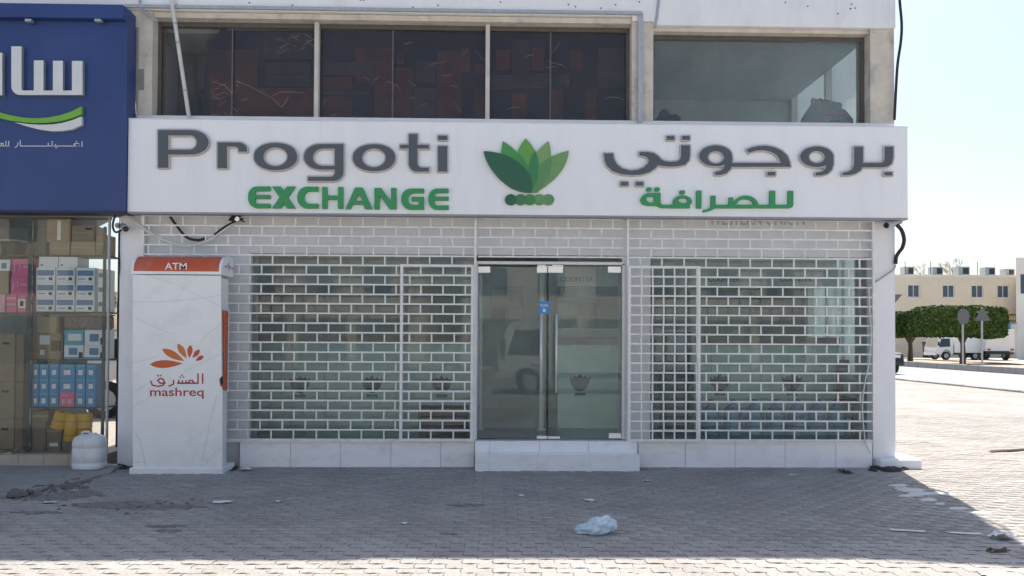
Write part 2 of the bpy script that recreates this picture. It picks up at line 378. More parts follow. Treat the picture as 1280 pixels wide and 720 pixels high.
V[:,:,2] = base[None,:,2]+base[None,:,0]*tilt[:,0:1]*.6+base[None,:,1]*tilt[:,1:2]+hz[:,None]
fl = []; 
me = bpy.data.meshes.new('paver_field')
lens = np.array([len(f) for f in pv_f]); flat = np.concatenate([np.array(f) for f in pv_f])
allidx = (flat[None,:]+np.arange(n)[:,None]*nv).ravel(); alllen = np.tile(lens, n)
me.vertices.add(n*nv); me.vertices.foreach_set('co', V.ravel())
me.loops.add(len(allidx)); me.loops.foreach_set('vertex_index', allidx)
me.polygons.add(len(alllen)); me.polygons.foreach_set('loop_start', np.concatenate([[0], np.cumsum(alllen)[:-1]])); me.update(calc_edges=True)
at = me.attributes.new('rnd', 'FLOAT', 'POINT'); at.data.foreach_set('value', np.repeat(RNG.random(n), nv))
me.materials.append(m_paver); me.validate()
pf = place('paver_field', me, pave); pf['kind'] = 'stuff'

# concrete apron in front of the neighbouring shop, broken edge
edge = []
for (x0, y0), (x1, y1) in zip(kerbpoly, kerbpoly[1:]):
    for t in np.linspace(0, 1, 7)[:-1]:
        edge.append((x0+(x1-x0)*t+RNG.normal(0,.015), y0+(y1-y0)*t+RNG.normal(0,.02)))
apoly = [(-14, edge[0][1]-.4)]+edge+[(kerbpoly[-1][0], -.012), (-14, -.012)]
MB().prism(apoly, -.03, .028).build('apron_slab', m_conc, pave)

# road, kerbs, median: all run along y
def strip(name, m, x0, x1, z):
    o = MB().add([(x0,-60,z),(x1,-60,z),(x1,200,z),(x0,200,z)], [(0,1,2,3)]).build(name, m, None, fix=False); o['kind'] = 'structure'; return o
strip('road', m_road, XK+.15, XM, -.03)
def kerb_run(name, x0, h, wid, m, ya, yb, step):
    root = bpy.data.objects.new(name, None); COL.objects.link(root); root['kind'] = 'structure'
    km = MB().box(0, wid, -step*.4925, step*.4925, -.05, h, .02).mesh('kerb_stone', m); y = ya
    while y < yb: o = place('kerb_stone', km, root, (x0+RNG.normal(0,.006), y, RNG.normal(0,.005))); o.rotation_euler.z = RNG.normal(0,.004); y += step
kerb_run('near_kerb', XK, .06, .15, m_kerb, 5, 60, 1.0)
kerb_run('median_kerb', XM, .30, .22, m_kerb, 12, 72, 1.0)
strip('median', mat('median_soil', (.40,.33,.25), .95, .2, 1.2, .5, 20), XM+.2, XF, .12)
kerb_run('far_kerb', XF, .20, .2, m_kerbd, 14, 90, 2.0)
strip('far_walk', mat('far_walk_concrete', (.44,.41,.36), .9, .1, .5), XF+.2, XF+60, .02)
# ------------------------------------------------------------------ glyph outlines (signed distance, then contour)
class Gl:
    """2-D shapes in picture pixels, joined and cut as signed distances"""
    def __init__(s): s.ops = []
    def add(s, f, bb): s.ops.append(('u', f, bb)); return s
    def sub(s, f, bb): s.ops.append(('s', f, bb)); return s
    def bbox(s):
        b = np.array([o[2] for o in s.ops if o[0] == 'u']); return b[:,0].min(), b[:,1].min(), b[:,2].max(), b[:,3].max()
    def field(s, gx, gy):
        d = None
        for k, f, bb in s.ops:
            q = f(gx, gy)
            if k == 'u': d = q if d is None else np.minimum(d, q)
            else: d = np.maximum(d, -q)
        return d
def s_rr(x0, y0, x1, y1, tl=0, tr=0, br=0, bl=0):
    pts = []
    def rr(r): return (r, r) if not isinstance(r, tuple) else r
    for (cx, cy, sx, sy, r, a0) in ((x0,y0,1,1,tl,180),(x1,y0,-1,1,tr,270),(x1,y1,-1,-1,br,0),(x0,y1,1,-1,bl,90)):
        rx, ry = rr(r)
        if rx == 0: pts.append((cx, cy)); continue
        for k in range(9):
            a = math.radians(a0+k*90/8); pts.append((cx+sx*rx+rx*math.cos(a), cy+sy*ry+ry*math.sin(a)))
    return s_poly(pts)
def s_el(cx, cy, rx, ry, p=2.0):
    return s_poly([(cx+rx*math.copysign(abs(math.cos(a))**(2/p), math.cos(a)), cy+ry*math.copysign(abs(math.sin(a))**(2/p), math.sin(a))) for a in np.linspace(0, 2*math.pi, 49)[:-1]])
def s_poly(pts):
    P = np.array(pts, float)
    def f(gx, gy):
        d2 = np.full(gx.shape, 1e18); ins = np.zeros(gx.shape, bool); n = len(P)
        for i in range(n):
            ax, ay = P[i]; bx, by = P[(i+1) % n]; ex, ey = bx-ax, by-ay; l = ex*ex+ey*ey
            if l < 1e-12: continue
            t = np.clip(((gx-ax)*ex+(gy-ay)*ey)/l, 0, 1); d2 = np.minimum(d2, (gx-ax-t*ex)**2+(gy-ay-t*ey)**2)
            c = (ay > gy) != (by > gy)
            if abs(ey) > 1e-12: ins ^= c & (gx < ex*(gy-ay)/ey+ax)
        return np.where(ins, -1, 1)*np.sqrt(d2)
    return f, (P[:,0].min(), P[:,1].min(), P[:,0].max(), P[:,1].max())
def s_stroke(pts, wd):
    """polyline of width wd with round joins"""
    P = np.array(pts, float)
    def f(gx, gy):
        d2 = np.full(gx.shape, 1e18)
        for (ax, ay), (bx, by) in zip(P[:-1], P[1:]):
            ex, ey = bx-ax, by-ay; l = ex*ex+ey*ey+1e-12
            t = np.clip(((gx-ax)*ex+(gy-ay)*ey)/l, 0, 1); d2 = np.minimum(d2, (gx-ax-t*ex)**2+(gy-ay-t*ey)**2)
        return np.sqrt(d2)-wd/2
    return f, (P[:,0].min()-wd, P[:,1].min()-wd, P[:,0].max()+wd, P[:,1].max()+wd)
def simplify(P, tol):
    P = list(P)
    if len(P) < 5: return P
    k = max(range(len(P)), key=lambda i: (P[i][0]-P[0][0])**2+(P[i][1]-P[0][1])**2)
    def dp(Q):
        if len(Q) < 3: return Q
        a, b = np.array(Q[0]), np.array(Q[-1]); e = b-a; l = np.hypot(*e)+1e-12; q = np.array(Q)-a
        d = np.abs(q[:,0]*e[1]-q[:,1]*e[0])/l; i = int(d.argmax())
        if d[i] < tol: return [Q[0], Q[-1]]
        return dp(Q[:i+1])[:-1]+dp(Q[i:])
    return dp(P[:k+1])[:-1]+dp(P[k:]+[P[0]])[:-1]
def contour(gl, level=0.0, res=.3, tol=.05):
    x0, y0, x1, y1 = gl.bbox(); pad = level+3*res
    xs = np.arange(x0-pad, x1+pad+res, res); ys = np.arange(y0-pad, y1+pad+res, res)
    gx, gy = np.meshgrid(xs, ys); D = gl.field(gx, gy)-level; D[np.abs(D) < 1e-6] = 1e-6
    ins = D < 0; nx = len(xs); adj = {}
    code = ins[:-1,:-1]*1+ins[:-1,1:]*2+ins[1:,1:]*4+ins[1:,:-1]*8
    T = {1:[(3,0)],2:[(0,1)],3:[(3,1)],4:[(1,2)],5:[(3,0),(1,2)],6:[(0,2)],7:[(3,2)],8:[(2,3)],9:[(2,0)],10:[(0,1),(2,3)],11:[(2,1)],12:[(1,3)],13:[(1,0)],14:[(0,3)]}
    pt = {}
    def edge(i, j, e):
        if e == 0: a, b, key = (i,j), (i,j+1), (0,i,j)
        elif e == 1: a, b, key = (i,j+1), (i+1,j+1), (1,i,j+1)
        elif e == 2: a, b, key = (i+1,j), (i+1,j+1), (0,i+1,j)
        else: a, b, key = (i,j), (i+1,j), (1,i,j)
        if key not in pt:
            da, db = D[a], D[b]; t = da/(da-db); pt[key] = (xs[a[1]]+(xs[b[1]]-xs[a[1]])*t, ys[a[0]]+(ys[b[0]]-ys[a[0]])*t)
        return key
    for i, j in zip(*np.nonzero((code > 0) & (code < 15))):
        for a, b in T[int(code[i,j])]:
            ka_, kb_ = edge(i,j,a), edge(i,j,b); adj.setdefault(ka_, []).append(kb_); adj.setdefault(kb_, []).append(ka_)
    seen = set(); out = []
    for k in adj:
        if k in seen: continue
        loop = [k]; seen.add(k); cur = k
        while True:
            nx_ = [q for q in adj[cur] if q not in seen]
            if not nx_: break
            cur = nx_[0]; seen.add(cur); loop.append(cur)
        if len(loop) > 5: out.append(simplify([pt[q] for q in loop], tol))
    return [l for l in out if len(l) > 2]
def glyph_obj(name, gl, m, parent, yf, yb, level=0.0, res=.3, tol=.05):
    L_ = [[W(u, v, yf) for u, v in l] for l in contour(gl, level, res, tol)]
    return MB().loops(L_, yf, yb).build(name, m, parent)
def dense(pts, n=6):
    """closed smooth curve through points"""
    P = [np.array(p, float) for p in pts]; out = []
    for i in range(len(P)):
        a, b, c, d = P[i-1], P[i], P[(i+1) % len(P)], P[(i+2) % len(P)]
        for k in range(n):
            t = k/n; out.append(tuple(.5*((2*b)+(-a+c)*t+(2*a-5*b+4*c-d)*t*t+(-a+3*b-3*c+d)*t**3)))
    return out
def text_shape(s, u0, v0, u1, v1, y):
    """built-in font text as polygons, fitted to a picture rectangle on plane y -> (verts, faces)"""
    c = bpy.data.curves.new('t', 'FONT'); c.body = s; c.offset = .012; o = bpy.data.objects.new('t', c); COL.objects.link(o)
    dg = bpy.context.evaluated_depsgraph_get(); me = o.evaluated_get(dg).to_mesh()
    vs = np.array([v.co[:] for v in me.vertices]); fs = [tuple(p.vertices) for p in me.polygons]
    o.evaluated_get(dg).to_mesh_clear(); bpy.data.objects.remove(o); bpy.data.curves.remove(c)
    mn, mxx = vs.min(0), vs.max(0); sx = (u1-u0)/(mxx[0]-mn[0]); sy = (v1-v0)/(mxx[1]-mn[1])
    out = []
    for p in vs:
        a, b = W(u0+(p[0]-mn[0])*sx, v1-(p[1]-mn[1])*sy, y); out.append((a, y, b))
    return out, fs
def text_obj(name, s, u0, v0, u1, v1, y, m, parent):
    vs, fs = text_shape(s, u0, v0, u1, v1, y); return MB().add(vs, fs).build(name, m, parent, fix=False)

# ------------------------------------------------------------------ the exchange shop building
B = thing('shop_building', 'two storey white and beige shop building with glazed front and dark upper windows', 'building')
XL, XR = X(148.5), X(1119)                    # facade ends
ZG1 = Z(266); ZS = Z(150)
D = 9.0; PAR = 7.42
xg0, xg1 = X(310), X(594); xd1 = X(781); xp1 = X(815); xr = X(1091)
zfl = Z(551); zlt = Z(318); zceil = 3.12; z1 = 3.30
def bx(name, m, x0, x1, y0, y1, za, zb, parent=B, bev=0): return box(name, m, parent, x0, x1, y0, y1, za, zb, bev)
bx('pillar', m_white, XL, X(179), 0, .42, -.05, zceil)
bx('wall_panel', m_backing, X(179)+.002, xg0, .06, .42, -.05, zceil)
bx('pillar', m_backing, X(779), xp1, .10, .42, zfl, zceil)
bx('pillar', m_white, xr, XR, 0, .42, -.05, zceil)
bx('pillar_base', m_white, X(1092), X(1144), -.16, .45, -.05, .125, bev=.02)
bx('side_wall', m_white, XL, XL+.2, .42, D, -.05, PAR-.3); 
bx('back_wall', m_white, XL+.2, XR-.2, D-.2, D, -.05, PAR-.3)
for q in ((.42,.7,-.05,z1+.75),(2.3,D,-.05,z1+.75),(.702,2.298,-.05,1.15),(.702,2.298,2.85,z1+.75)): bx('side_wall', m_white, XR-.2, XR, *q)
for ya, yb in ((.704,1.2),(1.24,1.76),(1.80,2.296)): bx('side_pane', m_frost, XR-.11, XR-.106, ya, yb, 1.152, 2.848)
for ya in (1.202, 1.762): bx('side_mullion', m_white, XR-.14, XR-.07, ya, ya+.036, 1.152, 2.848)
bx('lintel', m_backing, xg0, xr, .07, .40, zlt, zceil)
bx('floor_slab', m_floor, xg0, xr, .10, D-.2, -.05, zfl-.004)
bx('room_ceiling', m_inner, XL+.2, XR-.2, .42, D-.2, zceil, z1)
bx('first_floor_beam', m_white, XL, XR, .0, .42, zceil+.002, Z(151)+.02)
# upper storey
zt = Z(30, .0, 500); zb = Z(160)                # beige lintel underside
ux0, ux1 = X(186), X(789); vx0, vx1 = X(816), X(1089)
zw = 5.545                                         # window head
bx('beige_pier', m_cream, XL+.02, ux0, .0, .40, Z(151)+.022, 5.66)
bx('beige_pier', m_cream, ux1, vx0, .0, .40, Z(151)+.022, 5.60)
bx('beige_pier', m_cream, vx1, XR-.001, .0, .40, Z(151)+.022, 5.553)
bx('beige_lintel', m_cream, ux0+.002, ux1-.002, .02, .40, 5.588, 5.655)
bx('beige_lintel', m_cream, vx0+.002, vx1-.002, .04, .40, 5.505, 5.552)
bx('upper_band', m_white, XL, XR, -.03, .40, 5.50, PAR) if False else None
MB().prism([(XL,5.662),(ux1,5.662),(ux1,5.602),(vx0,5.602),(vx0,5.554),(XR,5.556),(XR,7.86),(4.2,7.62),(3.5,7.38),(2.2,7.33),(1.1,7.35),(-.15,7.33),(-.25,7.43),(-1.6,7.41),(-3.2,7.44),(XL,7.41)], -.035, .40, 'y').build('upper_band', m_white, B)
bx('roof_slab', m_white, XL+.2, XR-.2, .40, D-.2, PAR-1.2, PAR-.95)
bx('upper_ceiling', m_inner, XL+.2, XR-.2, .402, D-.2, 5.54, 5.66)
bx('parapet', m_white, XR-.2, XR, .40, D, 5.75, 7.3); bx('parapet', m_white, XL, XL+.2, .40, D, PAR-.298, PAR-.1); bx('parapet', m_white, XL+.2, XR-.2, D-.2, D, PAR-.298, PAR-.1)
# side of the upper right room: white posts and glazing towards the sun
for ya, yb in ((.402,.60),(1.62,1.68),(2.96,3.3)): bx('side_post', m_white, XR-.2, XR, ya, yb, z1+.752, 5.748)
bx('side_wall', m_white, XR-.2, XR, 3.302, D, z1+.752, 5.748)
for ya, yb in ((.602,1.618),(1.682,2.958)): bx('side_pane', m_frost, XR-.11, XR-.106, ya, yb, z1+.754, 5.746)
bx('upper_partition', m_inner, vx0-.25, XR-.202, 3.05, 3.15, z1, 5.538)
bx('upper_partition', m_inner, vx0-.20, vx0-.10, .42, 3.048, z1, 5.538)
bx('upper_back_panel', mat('upper_room_grey', (.26,.28,.29), .8, .1, 2), XL+.21, vx0-.26, 1.2, 1.3, z1, 5.538)
# upper windows: frames, panes
wl = zb-.35
for (a, b, zz) in ((ux0, ux1, 5.586), (vx0, vx1, 5.503)):
    fr_ = MB(); fr_.box(a+.004, b-.004, .16, .215, zz-.055, zz); fr_.box(a+.004, a+.045, .16, .215, wl, zz-.056); fr_.box(b-.045, b-.004, .16, .215, wl, zz-.056)
    fr_.build('window_frame', mat('frame_bronze', (.10,.09,.08), .5, .2, 10), B)
for u in (395.5, 609.5):
    bx('mullion', mat('mullion_cream', (.60,.56,.50), .6, .1), X(u-2.6, .1, 90), X(u+2.6, .1, 90), .09, .20, wl, 5.584)
PU = [ux0+.046, X(290.5,.19,90), X(395.5,.19,90), X(491,.19,90), X(609.5,.19,90), X(688,.19,90), ux1-.046]
for k, (a, b) in enumerate(zip(PU, PU[1:])): bx('window_pane', m_glassf, a+.003, b-.003, .180, .186, wl, 5.53)
PU2 = [vx0+.046, X(902,.19,90), X(996,.19,90), vx1-.046]
for a, b in zip(PU2, PU2[1:]): bx('window_pane', m_glassu, a+.002, b-.002, .180, .186, wl, 5.447)
for u in (290.5, 491, 688): bx('pane_joint', m_filmlt, X(u-.9,.18,90), X(u+.9,.18,90), .174, .179, wl, 5.528)
# torn dark film on the upper left panes, a sheet of its own behind the glass
yf = .205
fg = Gl().add(*s_poly([(259,50),(268,47),(276,36),(283,29),(787,32),(787,175),(258,175),(257,150),(254,118),(250,115),(256,108),(255,90),(258,78)]))
PK = [0]
m_film2 = mat('stacked_stock_dark', (.040,.034,.042), .35, .4, 8); m_filmlt2 = mat('stock_edge', (.07,.06,.065), .5, .3, 9)
film = glyph_obj('window_film', fg, m_film, B, yf, yf+.006, res=1.2, tol=.3)
def patch(u0_, v0_, u1_, v1_, m, k=0):
    j = lambda: RNG.uniform(-.6, .6)
    q = [(u0_+j(), v0_+j()), ((u0_+u1_)/2, v0_+j()*.6), (u1_+j(), v0_+j()), (u1_+j(), (v0_+v1_)/2), (u1_+j(), v1_+j()), ((u0_+u1_)/2, v1_+j()*.6), (u0_+j(), v1_+j()), (u0_+j(), (v0_+v1_)/2)]
    PK[0] += 1; y = .2030-.00005*PK[0]
    return MB().loops([[W(a, b, y) for a, b in q]], y, y+.00003).build('film_patch', m, film)
for q in ((262,62,322,156),(322,110,392,156),(444,60,492,104),(468,104,515,156),(494,84,515,104),(546,64,576,158),(576,62,588,90),(594,80,606,92),(594,110,606,158),(620,62,638,88),(664,60,680,88),(714,64,728,88),(640,116,658,152),(690,112,704,152),(732,112,746,150),(496,64,505,80),(612,152,787,158),(404,96,440,112),(404,120,440,154)):
    patch(*q, m_filmred)
for q in ((332,78,388,108),(330,40,390,74),(270,64,282,86),(404,78,466,94),(404,113,462,119),(520,76,545,104),(516,110,545,150),(640,50,662,110),(700,92,712,108),(748,60,784,110),(612,94,640,112),(660,92,690,110)):
    patch(*q, m_film2)
    if q[3]-q[1] > 14:
        for t in (.3,.6): patch(q[0]+1, q[1]+(q[3]-q[1])*t, q[2]-1, q[1]+(q[3]-q[1])*t+1.0, m_filmlt2)
for i, q in enumerate(((283,33,392,38),(398,34,490,38),(492,35,606,38.5),(616,36,785,39.5))): patch(*q, m_filmlt, 1)
def scratch(pts, wd=.55):
    g_ = Gl().add(*s_stroke(pts, wd)); return g_
for k in range(70):
    if k < 26: cx, cy, ln = RNG.uniform(262,300), RNG.uniform(100,150), RNG.uniform(5,14)
    elif k < 44: cx, cy, ln = RNG.uniform(345,395), RNG.uniform(46,76), RNG.uniform(5,20)
    else: cx, cy, ln = RNG.uniform(400,775), RNG.uniform(50,152), RNG.uniform(4,30)
    a = RNG.normal(0,.35) if k >= 44 else RNG.uniform(0,6.28); P = [(cx, cy)]
    for i in range(4): a += RNG.normal(0,.35); P.append((P[-1][0]+math.cos(a)*ln/4, P[-1][1]+math.sin(a)*ln/4))
    y = .1995; V_ = []
    for i, (pu, pv) in enumerate(P):
        h = .005*(1 if 0 < i < 4 else .4); xx, zz = W(pu, pv, y); V_ += [(xx, y, zz+h), (xx, y, zz-h)]
    MB().add(V_, [(2*i, 2*i+1, 2*i+3, 2*i+2) for i in range(4)]).build('scratch', m_scr, film, fix=False)
for P in ([(264,102),(280,106),(288,114),(290,120)],[(296,101),(312,108),(332,118),(342,124),(352,134)],[(340,120),(350,115),(366,115),(380,116)],[(352,134),(357,128),(360,121)]):
    glyph_obj('scratch', scratch(P, 1.0), m_scr, film, .1990, .1993, res=.4, tol=.1)

# plinth, steps
TW = .615; x = X(302); ptile = 0
bx('plinth_core', m_grout, X(300), X(1090), -.02, .10, -.05, zfl-.03)
tb = [X(q) for q in (302,365,427.5,490,552,594)]
for a, b in zip(tb, tb[1:]): bx('plinth_tile', m_tile, a+.0022, b-.0022, -.034+RNG.normal(0,.001), -.021, -.045, zfl-.006, bev=.003)
tb = [X(q) for q in (797,856,918,980,1043,1088.5)]
for a, b in zip(tb, tb[1:]): bx('plinth_tile', m_tile, a+.0022, b-.0022, -.034+RNG.normal(0,.001), -.021, -.045, zfl-.006, bev=.003)
bx('sill', m_white, X(302), X(594)-.002, -.045, .10, zfl-.005, zfl+.012); bx('sill', m_white, X(782), X(1091), -.045, .10, zfl-.005, zfl+.012)
ys1, ys2 = -.08, -.32
st = bx('door_step', m_grout, X(595), X(796), ys1+.012, .10, -.05, zfl-.02)
for a, b in zip([X(q,ys1) for q in (594,613,675,736,797)], [X(q,ys1) for q in (613,675,736,797,797)]):
    if b > a: bx('step_tile', m_tile, a+.002, b-.002, ys1, ys1+.011, .15, zfl-.006, st); bx('step_tile', m_tile, a+.002, b-.002, ys1, .09, zfl-.005, zfl+.006, st)
zs2 = Z(568.5, ys2)
st2 = bx('door_step', m_grout, X(596,ys2), X(799,ys2), ys2+.012, ys1-.003, -.05, zs2-.014)
for a, b in zip([X(q,ys2) for q in (594.5,612.5,673,738)], [X(q,ys2) for q in (612.5,673,738,800)]):
    bx('step_tile', m_tile, a+.001, b-.001, ys2, ys2+.011, -.045, zs2-.014, st2); bx('step_tile', m_tile, a+.001, b-.001, ys2-.004, ys1-.004, zs2-.013, zs2, st2)

# shop glazing
yg = .16
for a, b in ((310,404),(404,498),(498,593)): bx('shop_pane', m_glass, X(a,yg)+.002, X(b,yg)-.002, yg, yg+.008, zfl, zlt)
for a, b in ((815,908),(908,1001),(1001,1091)): bx('shop_pane', m_glass, X(a,yg)+.002, X(b,yg)-.002, yg, yg+.008, zfl, zlt)
# entrance: frame, fixed side strip, two leaves
ydr = .07
def pxbox(name, m, u0_, v0_, u1_, v1_, ya, yb, parent, bev=0):
    a, zb_ = W(u0_, v1_, ya)[0], W((u0_+u1_)/2, v1_, ya)[1]; b, za_ = W(u1_, v0_, ya)[0], W((u0_+u1_)/2, v0_, ya)[1]
    return box(name, m, parent, a, b, ya, yb, zb_, za_, bev)
m_frame = mat('door_frame_white', (.74,.74,.73), .4, .05)
pxbox('door_frame', m_frame, 593, 330, 597.5, 549, .02, .14, B); pxbox('door_frame', m_frame, 777.5, 330, 781.5, 549, .02, .14, B)
pxbox('transom', m_frame, 593, 327, 781.5, 330.5, .02, .14, B)
dl = pxbox('door', m_glass, 599, 333.5, 683.5, 548, ydr, ydr+.012, B); dr = pxbox('door', m_glass, 685, 333.5, 776, 548, ydr, ydr+.012, B)
for d_, q in ((dl,(597.5,333,613,341)),(dl,(671,333,684,341)),(dr,(685,333,704,341)),(dr,(760,333,776.5,341)),(dl,(671,545,684,548.5)),(dr,(685,545.5,700,548.5)),(dr,(761,541.5,776.5,548))):
    pxbox('patch_fitting', m_fit, *q, ydr-.012, ydr+.024, d_, .003)
pxbox('door_closer', m_fit, 672, 331.3, 704, 333, ydr-.02, ydr+.03, dr)
pxbox('lock_gap', m_dark, 682, 329, 690, 332.2, ydr-.03, ydr-.021, dr)
for d_, u in ((dl, 676.5),(dr, 695.5)):
    xx = X(u, ydr-.06); zt_, zb_ = Z(392, ydr-.06), Z(491, ydr-.06)
    h = MB().cyl((xx,ydr-.06,zb_), (xx,ydr-.06,zt_), .0155, n=12)
    for q in (.15,.85): h.cyl((xx,ydr-.06,zb_+(zt_-zb_)*q), (xx,ydr-.0005,zb_+(zt_-zb_)*q), .009, n=8)
    h.build('door_handle', m_steel, d_, True)
stk = pxbox('sticker', m_sticker, 674, 377, 686.5, 392, ydr-.003, ydr-.0005, dl)
text_obj('sticker_text', 'PUSH', 675.5, 380, 685, 383.5, ydr-.0036, m_paper, dl); pxbox('sticker_mark', m_paper, 678.5, 386, 682, 390, ydr-.0038, ydr-.0034, dl)

# gutter trim and conduit on the upper wall
tr = MB(); zt0 = 5.70
tr.box(XL+.05, X(801), -.075, -.036, 5.672, 5.71); tr.build('metal_trim', m_galv, B)
pxbox('metal_trim', m_galv, 797.5, 17, 804, 157, -.06, -.034, B)
for k in range(26): 
    xx = RNG.uniform(XL+.1, XR-.1); zz = RNG.uniform(5.72, 5.9); MB().cyl((xx,-.043,zz),(xx,-.034,zz), .009, n=6).build('screw', m_dark, B)
bx('spalled_edge', m_conc, X(167), X(176), -.006, .01, Z(118), Z(92)); bx('spalled_edge', m_conc, X(163), X(169), -.008, .012, Z(150), Z(40), bev=.01)
rehome(B, (XL, 0, 0))
# ------------------------------------------------------------------ fascia sign
SG = thing('shop_sign', 'long white fascia sign with grey letters, green lotus and green subtitle above the grille', 'sign')
ysf, ysb = -.21, -.04
sx0, sx1 = X(160, ysf, 210), X(1134.5, ysf, 215); sz0, sz1 = Z(268.5, ysf, 640), Z(154, ysf, 640)
pan = [sx0, X(400,ysf,210), X(640,ysf,210), X(880,ysf,210), sx1]
for a, b in zip(pan, pan[1:]): box('sign_panel', m_sign, SG, a+(.0006 if a > sx0 else 0), b-(.0006 if b < sx1 else 0), ysf, ysb, sz0+.001, sz1)
box('sign_edge', m_signtrim, SG, sx0-.004, sx1+.002, ysf-.004, ysb+.002, sz0-.022, sz0)
box('sign_cap', mat('sign_cap_white', (.70,.71,.72), .5), SG, sx0-.004, sx1+.006, ysf-.005, ysb+.002, sz1+.0005, sz1+.012)
c6 = lambda ox: (lambda pts: [(ox+a/6, 150+b/6) for a, b in pts])
A7, A9 = c6(740), c6(930)
def rect(a, b, c, d): return s_poly([(a,b),(c,b),(c,d),(a,d)])
GLY = []
GLY.append(Gl().add(*s_rr(197.5,162.5,260.5,193,0,(22,15),(22,15),0)).sub(*s_rr(210,169,246,187,0,9,9,0)).add(*rect(197.5,162.5,210,209.5)))
GLY.append(Gl().add(*rect(272,178,283.5,210)).add(*s_rr(272,178,308.5,189.3,0,(11,8),0,0)).sub(*s_rr(283.5,183,298.5,196,0,5,0,0)))
GLY.append(Gl().add(*s_el(344.4,195.6,27,17,2.15)).sub(*s_el(344.2,195.8,15.2,11.8)))
GLY.append(Gl().add(*s_rr(385,200,429.2,226,0,0,(13,11),0)).sub(*s_rr(370,195,418.5,221,0,0,(6,5),0)).add(*s_rr(380,180,429.2,211.7,(20,15.5),0,0,(20,15.5))).sub(*s_rr(391,185.5,418.5,207.3,(13,10.5),0,0,(13,10.5))))
GLY.append(Gl().add(*s_el(467.5,197,26.6,16.8,2.15)).sub(*s_el(467.3,197.2,14.8,11.8)))
GLY.append(Gl().add(*s_rr(511,167.5,536,214.2,0,0,0,(10,10))).sub(*s_rr(521.7,160,540,209.6,0,0,0,(6,6))).add(*rect(500,181,536,185.4)))
GLY.append(Gl().add(*rect(547.5,182.5,559,214.2)))
GLY.append(Gl().add(*rect(547.5,169.5,559,174.8)))
# Arabic: ya-ta, waw-jeem, waw, ra-ba
GLY.append(Gl().add(*s_poly(A7([(90,250),(158,250),(164,290),(185,330),(225,362),(280,378),(340,375),(390,355),(420,325),(428,300),(415,280),(390,269),(357,266),(357,240),(420,240),(460,247),(490,265),(520,295),(550,310),(590,314),(640,309),(660,296),(669,270),(670,190),(735,190),(735,265),(728,303),(700,333),(650,345),(590,348),(535,345),(497,335),(475,362),(430,391),(370,408),(300,412),(220,405),(155,382),(112,342),(95,300)]))))
for a, b, c, d in ((562,120,618,148),(677,120,733,148),(217,464,271,491),(330,464,384,491)): GLY.append(Gl().add(*rect(*A7([(a,b)])[0], *A7([(c,d)])[0])))
GLY.append(Gl().add(*s_el(*A7([(928,268)])[0], 20.4, 13)).add(*s_poly(A7([(985,250),(1048,250),(1053,290),(1050,330),(1040,368),(1010,398),(970,411),(925,412),(925,390),(965,381),(988,362),(998,335)])))
    .sub(*s_el(*A7([(930,279)])[0], 10.2, 7.8)).add(*s_poly(A9([(22,222),(60,205),(110,195),(170,193),(230,205),(285,230),(325,268),(342,310),(350,350),(-135,350),(-135,322),(276,322),(268,290),(245,260),(205,237),(150,226),(100,227),(60,237),(40,246)]))))
GLY.append(Gl().add(*rect(*A9([(178,390)])[0], *A9([(236,415)])[0])))
GLY.append(Gl().add(*s_el(*A9([(548,275)])[0], 20.6, 12.8)).add(*s_poly(A9([(600,228),(645,240),(668,270),(672,300),(670,335),(660,372),(630,401),(585,415),(540,415),(540,395),(585,388),(610,368),(618,340)]))).sub(*s_el(*A9([(547,277)])[0], 10.2, 7.6)))
GLY.append(Gl().add(*s_poly(A9([(830,200),(893,200),(893,322),(1030,322),(1050,312),(1058,290),(1059,200),(1120,200),(1120,288),(1108,328),(1080,348),(1040,354),(888,354),(873,380),(840,401),(790,413),(742,413),(742,395),(780,388),(812,370),(828,340)]))))
GLY.append(Gl().add(*rect(*A9([(1055,391)])[0], *A9([(1112,415)])[0])))
for gl in GLY:
    lt = glyph_obj('letter', gl, m_grey, SG, ysf-.048, ysf-.035)
    glyph_obj('letter_rim', gl, m_rim, lt, ysf-.040, ysf+.001, level=1.75)
GR = []
GR.append(Gl().add(*s_rr(310,233,337.5,260,(11,12),0,0,(11,12))).sub(*s_rr(318.5,238.6,341,243.6,2.4,0,0,0)).sub(*s_rr(318.5,248.2,341,254.6,0,0,0,3)))
GR.append(Gl().add(*s_poly([(340,233),(350.5,233),(369,260.2),(358.3,260.2)])).add(*s_poly([(358.5,233),(369,233),(350.7,260.2),(340,260.2)])))
GR.append(Gl().add(*s_rr(371.3,233.3,397.5,260.3,(12,13.4),0,0,(12,13.4))).sub(*s_rr(380,239.2,402,254.6,(7,7.6),0,0,(7,7.6))))
GR.append(Gl().add(*rect(402.5,233.6,408.9,260.8)).add(*rect(422.4,233.6,428.8,260.8)).add(*rect(408,244.4,423,249.4)))
GR.append(Gl().add(*s_poly([(443.5,234.4),(453.5,234.4),(465.3,261.2),(456.2,261.2),(453.6,255.4),(440.6,255.4),(437.8,261.2),(431.7,261.2)])).sub(*s_poly([(448.4,242.5),(443.2,250.9),(453.2,250.9)])))
GR.append(Gl().add(*rect(467.8,234.9,474.3,261.4)).add(*rect(488.8,234.9,495.4,261.4)).add(*s_poly([(467.8,234.9),(476.5,234.9),(495.4,261.4),(486.8,261.4)])))
GR.append(Gl().add(*s_rr(501.3,235.6,530,261.8,(12,13),0,0,(12,13))).sub(*s_rr(510,241.2,534,256,(7,7.3),0,0,(7,7.3))).add(*rect(514.5,246,530,251.2)).add(*rect(523.4,246,530,261.8)))
GR.append(Gl().add(*s_rr(535.3,235.6,560.8,262,(11,12),0,0,(11,12))).sub(*s_rr(543.4,241,564,245.8,2.4,0,0,0)).sub(*s_rr(543.4,250.4,564,256.7,0,0,0,3)))
